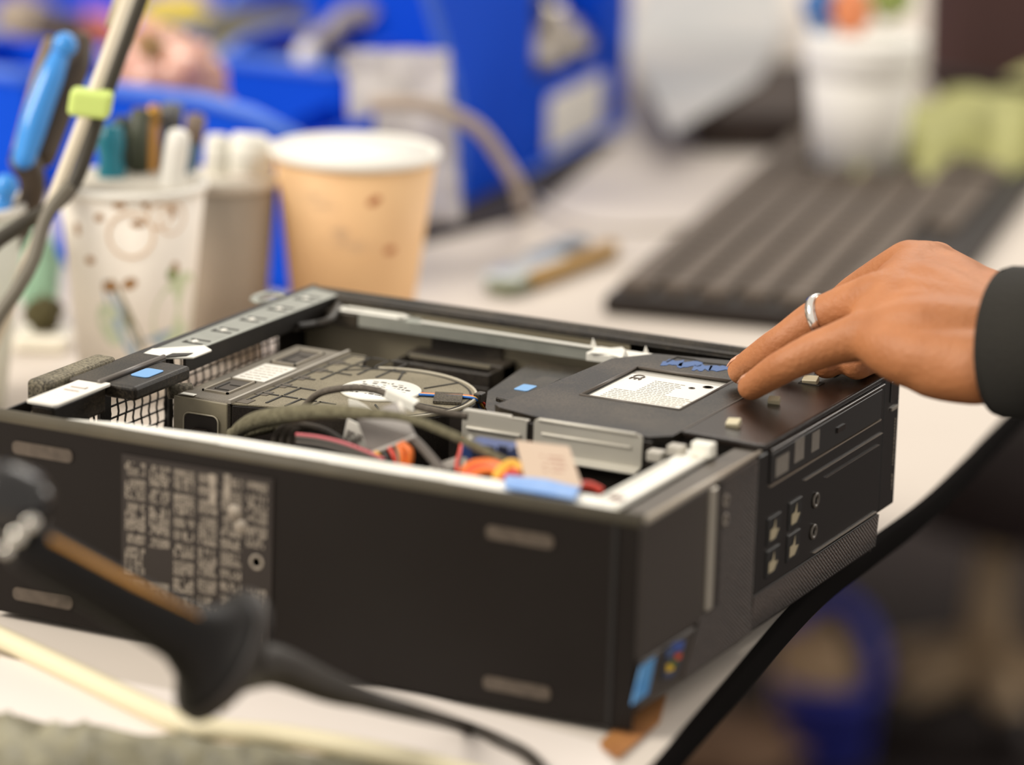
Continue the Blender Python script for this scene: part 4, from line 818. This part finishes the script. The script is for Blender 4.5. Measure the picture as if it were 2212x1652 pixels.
bG, _, _ = bin_((qa.x, 1.30, 0), (1, 0), qb.x-qa.x, .20, qb.z-.012, qb.z+.02, 'blue bin at the back behind the red and yellow packets')
# things in and on the bins
def rest_blob(name, u, v, y, s, amp, fr_, m, label, cat, seed=0, base=.001):
    """a lump centred on the sight line at distance y, reaching down to what it lies on"""
    c = un(u, v, 1, y); top_ = c.z + s[2]; hz = (top_ - base)/2
    o = blob((c.x, c.y, base+hz), (s[0], s[1], hz), amp, fr_, seed).build(name, m); return tag(o, label, cat)
def thing_blob(name, u, v, d, s, amp, fr_, m, label, cat, seed=0, group=None):
    o = blob(at(u, v, d), s, amp, fr_, seed, flatb=False).build(name, m); return tag(o, label, cat, group)
PINK = mat('pink_film', '#d9a9a0', .25, noise=.7, nscale=35, col2='#cf9476', spec=.8)
rest_blob('antistatic_bag', 345, 150, .648, (.040, .028, .024), .40, 2.4, PINK, 'crumpled pink antistatic bag heaped in the blue bin', 'bag', 3, .05)
thing_blob('brown_part', 325, 100, 2.262, (.008, .006, .007), .5, 3, mat('brown_part', '#9a7a52', .6), 'small brown part in folds of the pink bag', 'part', 5)
o = rest_blob('yellow_packet', 378, 22, 1.36, (.034, .02, .014), .35, 2.2, mat('yellow_packet', '#e8cf55', .45), 'soft yellow packet near the top left edge', 'packet', 6)
o = rest_blob('red_packet', 205, 44, 1.24, (.022, .014, .008), .3, 2.0, mat('coral_packet', '#d9776c', .5), 'coral red packet left of the yellow packet', 'packet', 7)
o = rest_blob('dark_clutter', 130, 66, 1.20, (.026, .016, .016), .4, 2.4, mat('dark_clutter', '#4a4040', .8), 'dark lump of clutter behind the blue pliers grip', 'clutter', 8)
o = rest_blob('pale_wad', 50, 35, 1.27, (.028, .018, .016), .4, 2.4, mat('taupe_wad', '#a79a8c', .8), 'pale taupe wad in the top left corner', 'wad', 9)
o = rest_blob('olive_box', 580, 52, 1.28, (.058, .03, .014), .25, 1.6, mat('olive_grey', '#5d5a4c', .7), 'olive grey lump lying behind the camera-facing blue bins', 'part', 10)
o = rest_blob('silver_bag', 580, 96, 1.075, (.044, .02, .008), .25, 1.8, mat('silver_film', '#a9aba0', .35), 'silvery bag standing just behind the blue bin with the lit lip', 'bag', 11)
CB = mat('ball_chrome', '#e8e4dc', .1, 1)
MBk = MB().lathe([(0, -.009), (.005, -.0076), (.0082, -.004), (.009, 0), (.0082, .004), (.005, .0076), (0, .009)], un(665, 122, 1, .932)+Z3*.0015, (0, 0, 1), 24).build('glint_ball', mat('glint_white', '#f5f2ea', .12, spec=1)); tag(MBk, 'round white ball standing in for a bright glint on the blue bin lip', 'glint')  # white ball added to paint a bright highlight on the lip
GRB = mat('grey_translucent', '#b8aea4', .3, alpha=.85, noise=.6, nscale=30, col2='#9a9088')
for k, (u, v, dq, sx, sz, lab_) in enumerate(((705, 96, un(705, 96, 1, .985), .020, .016, 'grey curled connector beside the white glint ball'), (760, 52, un(760, 52, 1, .985), .024, .012, 'pale curved connector top end above the plain bin'))):
    d = -((dq - CAM_LOC).dot(CM.col[2])); o = MB().tube(spline([at(u-45, v+30, d), at(u-20, v-8, d), at(u+25, v-22, d), at(u+45, v-10, d)], 8), .0085, 12).build('connector', GRB); tag(o, lab_, 'connector')
o = blob((-.695, .982, .0400), (.040, .036, .036), .2, 2.2, 41).build('dark_filler', mat('filler_dark', '#4c4844', .7)); tag(o, 'dark lump filling the blue bin under the curled connectors', 'part')
# clear plastic bag in front of the plain bin
cm_ = MB(); rows = 14; colz = 10; V = []
for i in range(rows+1):
    for j in range(colz+1):
        u = 775 + (1000-775)*j/colz - 30*(1-i/rows); v = 110 + 370*i/rows; n1 = NZ.noise(Vector((i*.5, j*.6, 1.7))); d_ = 2.36 + .012*n1 - .05*(i/rows)
        V.append(at(u + 8*n1, v, d_))
cm_.add(V, [(i*(colz+1)+j, i*(colz+1)+j+1, (i+1)*(colz+1)+j+1, (i+1)*(colz+1)+j) for i in range(rows) for j in range(colz)], True)
o = cm_.build('clear_bag', mat('clear_film', '#d6d0cb', .35, alpha=.75, noise=.8, nscale=18, col2='#a7a3a8')); so = o.modifiers.new('solid', 'SOLIDIFY'); so.thickness = .0015; tag(o, 'crinkled clear plastic bag draped in front of the plain blue bin', 'bag')
o = MB().tube(spline([at(765, 130, 2.42), at(790, 200, 2.42), at(800, 290, 2.41), at(806, 340, 2.40)], 6), .0085, 12).build('white_strap', mat('strap_white', '#cdc9c2', .5)); tag(o, 'whitish strap hanging between the lit bin and the clear bag', 'strap')
o = rest_blob('brown_part', 830, 190, .90, (.020, .012, .015), .3, 2, mat('dark_brown_part', '#544a4c', .6), 'dark brown lump behind the clear bag', 'part', 14)
# beige cable drooping down to the table
kc = MB().tube(spline([at(800, 225, 2.30), at(880, 222, 2.30), at(960, 240, 2.31), at(1035, 280, 2.33), at(1085, 345, 2.35), at(1118, 400, 2.37), uz(1132, 452, .004)], 10), .0046, 12).build('beige_cable', mat('cable_beige', '#a9988c', .5, noise=.3, nscale=30, col2='#b3a494')); tag(kc, 'beige cable curving down in front of the blue bins to the table', 'cable')
kc = MB().tube(spline([uz(1160, 425, .003), uz(1220, 470, .002), uz(1330, 492, .002), uz(1500, 488, .002), uz(1640, 470, .002)], 10), .0022, 8).build('power_lead', mat('cord_grey_white', '#bdb5ac', .5)); tag(kc, 'thin pale cord lying across the table toward the keyboard', 'cord')

# ------------------------------------------------------------------ small bar tool on the table
a0_, a1_ = uz(1085, 628, .004), uz(1305, 545, .004); dA = (a1_-a0_).normalized(); sA = Vector((-dA.y, dA.x, 0)); Lb = (a1_-a0_).length
t = thing('pocket_tool', a0_, 'small silver and blue pocket tool with a brass edge lying flat', 'tool')
MB().obox(a0_+dA*Lb*.30+Z3*.004+sA*.006, dA*Lb*.28, sA*.011, Z3*.005).build('silver_end', mat('tool_silver', '#c9cdcb', .3, .5), t, .003, 3)
MB().obox(a0_+dA*Lb*.70+Z3*.005+sA*.012, dA*Lb*.24, sA*.007, Z3*.005).build('blue_panel', mat('tool_blue', '#56697a', .4), t, .003, 3)
MB().obox(a0_+dA*Lb*.60+Z3*.003-sA*.005, dA*Lb*.42, sA*.0045, Z3*.005).build('brass_edge', mat('tool_brass', '#b08a45', .35, .3), t, .002, 3)
MB().obox(a0_+dA*Lb*.06+Z3*.002, dA*.012, sA*.010, Z3*.004).build('olive_foot', mat('tool_olive', '#6e7358', .6), t, .003)

# ------------------------------------------------------------------ keyboard
ka = Vector((-.3240, .6600, 0)); kd = (Vector((-.4290, 1.2150, 0))-ka).normalized(); kw = Vector((kd.y, -kd.x, 0)); KL, KW = .545, .186
kb = thing('keyboard', ka+kd*KL/2+kw*KW/2, 'dark grey full-size keyboard lying behind the hand', 'keyboard')
k_ = MB()
k_.prism([ka, ka+kd*KL, ka+kd*KL+kw*KW, ka+kw*KW], (0, 0, .012)); k_.build('keyboard_body', mat('keyboard_dark', '#231c18', .6, spec=.3), kb, .004, 3)
ks = MB()
for r_ in range(7):
    n_k = 26; x0 = .012
    for c_ in range(n_k):
        wk = (KL-.03)/n_k
        if r_ == 6 and 6 < c_ < 12: continue
        if c_ in (19, 20) and r_ != 0 or (c_ == 15 and r_ < 3): 
            if c_ == 20: continue
        o_ = ka + kd*(x0 + c_*wk + wk/2 + (r_ % 2)*.003) + kw*(.016 + r_*.0236); ks.obox(o_+Z3*.0150, kd*(wk*.43), kw*.0092, Z3*.0032)
ks.build('keys', mat('key_grey', '#544a41', .6, spec=.3, noise=.6, nscale=12, col2='#63574c'), kb, .0012)

# ------------------------------------------------------------------ foam cup, cloth, papers, their shadow block and bag in the distance
c5, b5_, ax5, h5 = paper_cup('foam_cup', at(1866, 78, 2.62), .0400, .0290, 'white foam cup far right beside the green cloth', 'cup', mat('foam_white', '#edeae2', .75), mat('foam_rim', '#f3f1ea', .7), mat('foam_inner', '#e4e0d8', .8))
MB().lathe([(.0378, 0), (.0392, .001), (.0408, .016), (.0406, .024), (.0400, .026)], b5_+ax5*(h5-.026), ax5, 64).build('cup_collar', MATS['foam_rim'], c5)
thing_blob('blue_candy', 1774, 14, 2.63, (.012, .012, .016), .3, 2, mat('blue_wrap', '#3c6fae', .5), 'blue wrapped item sticking out at the left of the foam cup', 'wrapper', 15)
thing_blob('orange_wrapper', 1838, 20, 2.62, (.013, .012, .016), .3, 2, mat('orange_wrap', '#e08a5a', .5), 'orange item sticking out of the foam cup', 'wrapper', 16)
thing_blob('green_leaf', 1925, -6, 2.64, (.015, .012, .014), .3, 2, mat('leaf_green', '#8fa058', .6), 'olive green item sticking out at the right of the foam cup', 'wrapper', 17)
# green cloth: draped folds
V = []; n1, n2 = 44, 30
for i in range(n1+1):
    for j in range(n2+1):
        u = 1800 + 570*i/n1; v = 428 - 130*j/n2 - 30*(i/n1) + 60*(1-i/n1)*(j/n2)*0
        q = uz(u, v + 14*math.sin(i*.5), 0); e = min(1, i/9, (n1-i)/4+.2, j/7, (n2-j)/5); e = max(0, e)
        q.z = .0165*min(1, e*1.6) + .002 + (.030*e*min(1, .04+i/30))*(1+.10*math.sin(i*.42+j*.30)+.25*NZ.noise(Vector((i*.12, j*.15, 3)))); V.append(q)
gc2 = MB().add(V, [(i*(n2+1)+j, (i+1)*(n2+1)+j, (i+1)*(n2+1)+j+1, i*(n2+1)+j+1) for i in range(n1) for j in range(n2)], True).build('green_cloth', mat('lime_cloth', '#98975a', .9, noise=.8, nscale=9, col2='#c6c68a')); so = gc2.modifiers.new('solid', 'SOLIDIFY'); so.thickness = .003; tag(gc2, 'rumpled lime green cloth around the foam cup base', 'cloth')
# papers and their dark shadow block left of the foam cup
def sheet(name, pts, z, m, label, cat, th=.0006, group=None):
    o = MB().prism([(p.x, p.y, z+th) for p in (uz(u, v, z) for u, v in pts)], (0, 0, -th)).build(name, m, None); return tag(o, label, cat, group)
sheet('document', [(1350, 95), (1450, 290), (1640, 175), (1700, 60), (1690, -40), (1400, -60)], .030, mat('paper_bluegrey', '#959a9d', .8, noise=.7, nscale=9, col2='#c2bdb8'), 'blurred blue grey printed document spread left of the foam cup', 'document')
o = MB(); o.prism([uz(u, v, .0) for u, v in ((1490, 325), (1740, 330), (1760, 200), (1640, 215))], (0, 0, .028)); o = o.build('document_shadow', mat('shadow_brown', '#4a3a30', .8, noise=.6, nscale=25, col2='#2b211c'), None, .006, 3); tag(o, 'dark brown block standing in for the shadow under the document edge', 'shadow block')  # dark box added as the shadow below the raised paper
q = uz(1990, 262); o = MB(); o.prism([Vector((q.x, q.y, .002)), Vector((q.x+.45, q.y+.20, .002)), Vector((q.x+.35, q.y+.48, .002)), Vector((q.x-.08, q.y+.26, .002))], (-.012, .01, .30)); o = o.build('maroon_bag', mat('maroon_fabric', '#3c2625', .9, noise=.5, nscale=12, col2='#4a312e', bump=.5, bscale=150), None, .035, 4); tag(o, 'dark maroon fabric bag filling the upper right corner', 'bag')
sm_ = MB().tube(spline([at(2005, 160, 2.84), at(2080, 172, 2.80), at(2180, 185, 2.77), at(2300, 190, 2.74)], 6), .005, 8).build('bag_strap', mat('strap_black', '#1a1110', .8)); tag(sm_, 'black strap across the maroon bag', 'strap')

# ------------------------------------------------------------------ sheets of paper and tape under the front corner
sheet('paper_sheet', [(1298, 1606), (1330, 1620), (1318, 1632), (1300, 1628), (1330, 1652), (1310, 1730), (700, 1640), (480, 1585), (520, 1440), (900, 1500)], .0004, mat('paper_white', '#e6ddd6', .7), 'white paper sheet partly under the near side of the computer', 'paper')
sheet('brown_tape', [(1296, 1604), (1345, 1560), (1440, 1500), (1425, 1560), (1335, 1640), (1300, 1618)], .0012, mat('kraft_brown', '#b07a42', .7, noise=.6, nscale=60, col2='#8e5a30'), 'brown kraft scrap sticking out under the front corner', 'paper scrap')
sheet('paper_sheet', [(0, 1420), (400, 1500), (560, 1580), (1100, 1670), (1000, 1760), (-100, 1560)], .0020, MATS['paper_white'], 'second white sheet under the soldering handle at lower left', 'paper')
# crumpled clear bag along the bottom edge
V = []; n1, n2 = 70, 22
for i in range(n1+1):
    for j in range(n2+1):
        u = -120 + 1250*i/n1; v0 = 1560 + .12*(u) + 5*math.sin(i*.6); v = v0 + 260*j/n2
        q = uz(u, v, 0); q.z = .003 + .009*min(1, j/5)*(1+.7*NZ.noise(Vector((i*.33, j*.45, 5)))+.5*NZ.noise(Vector((i*.8, j*.9, 9))))*max(.15, min(1, (n1-i)/26)); V.append(q)
cb_ = MB().add(V, [(i*(n2+1)+j, (i+1)*(n2+1)+j, (i+1)*(n2+1)+j+1, i*(n2+1)+j+1)[::-1] for i in range(n1) for j in range(n2)], True).build('crumpled_bag', mat('olive_film', '#5e5942', .5, noise=.95, nscale=30, col2='#98937c', spec=.4)); so = cb_.modifiers.new('solid', 'SOLIDIFY'); so.thickness = .001; tag(cb_, 'crumpled olive and silver plastic bag along the bottom left edge', 'bag')
# cream cable or strap under the handle
cs_ = MB().tube(spline([uz(-60, 1350, .006), uz(60, 1405, .006), uz(180, 1462, .006), uz(300, 1520, .006), uz(410, 1568, .006), uz(500, 1580, .006), uz(620, 1592, .006), uz(800, 1625, .006), uz(1000, 1672, .006), uz(1200, 1740, .006)], 8),   .0052, 12, flat=.9).build('cream_cable', mat('cream_rubber', '#e2d8b8', .5)); tag(cs_, 'thick cream cable crossing below the soldering handle', 'cable')

# ------------------------------------------------------------------ soldering tool in its stand, near left
sdt = thing('soldering_tool', at(470, 1440, 1.44), 'black soldering tool handle with flared guard hanging near the camera', 'soldering iron')
S0, S1 = at(30, 1165, 1.395), at(478, 1415, 1.44); dS = (S1-S0); LS = dS.length
GR = mat('grip_black', '#0a0706', .5, spec=.22, noise=.3, nscale=50, col2='#0f0b09')
MB().lathe([(.0040, 0), (.0085, .004), (.0092, .02), (.0098, LS*.5), (.0115, LS*.8), (.0160, LS*.9), (.0220, LS*.95), (.0262, LS*.985)], S0, dS, 40).build('handle', GR, sdt)
MB().lathe([(.0235, LS*.965), (.0268, LS*.985), (.0270, LS*1.02), (.0200, LS*1.07), (.0120, LS*1.11), (.0088, LS*1.15)], S0, dS, 40).build('guard', mat('guard_grey', '#241e1a', .45, spec=.4), sdt)
sdn = dS.normalized(); side_up = (Z3 - sdn*Z3.dot(sdn)).normalized(); toward = sdn.cross(side_up)
if toward.dot(CAM_LOC-S0) < 0: toward = -toward
gl_ = (side_up*.80 + toward*.60).normalized()
MB().tube([S0+dS*.10+gl_*.0088, S0+dS*.5+gl_*.0094, S0+dS*.80+gl_*.0112], [.0011, .0013, .0006], 8).build('amber_highlight', mat('amber_highlight', '#dd9c3a', .35), sdt)  # amber line painted along the grip as its highlight
mb_ = MB(); P0_ = S1+dS*.10; pts = [P0_, at(600, 1440, 1.458), at(715, 1486, 1.47), at(800, 1512, 1.478), at(900, 1540, 1.485), uz(1010, 1572, .0035), uz(1090, 1605, .0030), uz(1150, 1640, .0028), uz(1210, 1720, .0028)]
SPp = spline(pts, 8); rr_ = [.0098 - .0052*min(1, i/22) - .0018*min(1, max(0, (i-22)/16)) for i in range(len(SPp))]
mb_.tube(SPp, rr_, 14); mb_.build('cord', mat('cord_black', '#26211c', .45, noise=.5, nscale=90, col2='#3a332c'), sdt)
# glossy chuck at the frame edge
st_ = thing('soldering_stand', at(-60, 1130, 1.40).to_2d().to_3d(), 'black tool stand at the left frame edge with chrome balls', 'tool stand')
cpt = at(18, 1082, 1.395)
MB().lathe([(0, -.016), (.008, -.0145), (.0125, -.009), (.0140, 0), (.0125, .009), (.008, .0145), (0, .016)], cpt, (1, .3, -.2), 32).build('chuck', mat('gloss_black', '#0d0a0a', .15, spec=.6), st_)
for (u, v, r_) in ((66, 1130, .0032), (38, 1157, .0034), (14, 1187, .0026)): MB().lathe([(0, -r_), (r_*.7, -r_*.7), (r_, 0), (r_*.7, r_*.7), (0, r_)], at(u, v, 1.385), (0, 0, 1), 20).build('chrome_ball', CB, st_)
bse = at(-330, 1250, 1.42); MB().tube(spline([cpt, at(-110, 1110, 1.41), Vector((bse.x, bse.y, .08)), Vector((bse.x, bse.y, .012))], 8), .006, 12).build('stand_arm', GR, st_)
MB().lathe([(.045, 0), (.045, .010), (.040, .014), (0, .014)], (bse.x, bse.y, 0), seg=48).build('stand_base', GR, st_)

# ------------------------------------------------------------------ blurred things on the floor beyond the table edge
def fz(u, v, z): return un(u, v, 2, z)
q = fz(1778, 1640, -.74); t = thing('blue_tub', (q.x, q.y, -.74), 'round blue plastic tub on the floor below the table edge', 'tub')
TUBM = mat('tub_blue', '#3f45b0', .5)
MB().lathe([(.044, 0), (.050, .085), (.0530, .085), (.0530, .081), (.0490, .080), (.042, .004), (0, .004)], (q.x, q.y, -.7395), seg=48).build('tub_wall', TUBM, t)
MB().lathe([(.0500, .070), (.0520, .073), (.0500, .076)], (q.x, q.y, -.7395), seg=48).build('tub_rib', TUBM, t)
MB().tube([(q.x+.050*math.cos(a), q.y+.050*math.sin(a)*.2, -.655+.075*math.sin(a)) for a in [math.pi*i/16 for i in range(17)]], .009, 12).build('tub_handle', TUBM, t)
o = blob((q.x-.012, q.y-.006, -.655), (.040, .037, .048), .25, 2.2, 31, flatb=False).build('tan_wadding', mat('tan_wad', '#d0b08c', .85, noise=.5, nscale=20, col2='#a0866a')); tag(o, 'tan wadded cloth stuffed in the blue tub', 'cloth')
t = thing('chair', tuple(fz(2080, 1420, -.74)), 'blurred beige swivel chair base standing behind the computer corner', 'chair')
q = fz(2120, 1490, -.70); SEATM = mat('chair_beige', '#c2a888', .6, noise=.3, nscale=6, col2='#a58d70')
MB().tube([(q.x, q.y, -.70), (q.x+.004, q.y+.01, -.535)], [.026, .018], 20).build('column', SEATM, t)
for k in range(5):
    a = 2*math.pi*k/5+.35; e = Vector((q.x+.10*math.cos(a), q.y+.10*math.sin(a), -.69)); MB().tube([(q.x, q.y, -.665), e], [.026, .016], 12).build('leg', SEATM, t)
    MB().lathe([(0, -.016), (.024, -.014), (.027, 0), (.024, .014), (0, .016)], (e.x, e.y, -.712), (math.cos(a+1.57), math.sin(a+1.57), 0), 24).build('caster', mat('caster_dark', '#2b2220', .6), t)
MB().lathe([(.05, 0), (.21, .02), (.225, .05), (.20, .075), (0, .085)], (q.x+.07, q.y+.10, -.54), seg=48).build('seat', mat('seat_dark', '#2a1d1c', .9), t)
o = blob(fz(1560, 1600, -.715), (.075, .08, .022), .35, 2.2, 33).build('brown_mat', mat('brown_rag', '#8d6f58', .9)); tag(o, 'brown rag spread on the floor in front of the blue tub', 'rag');
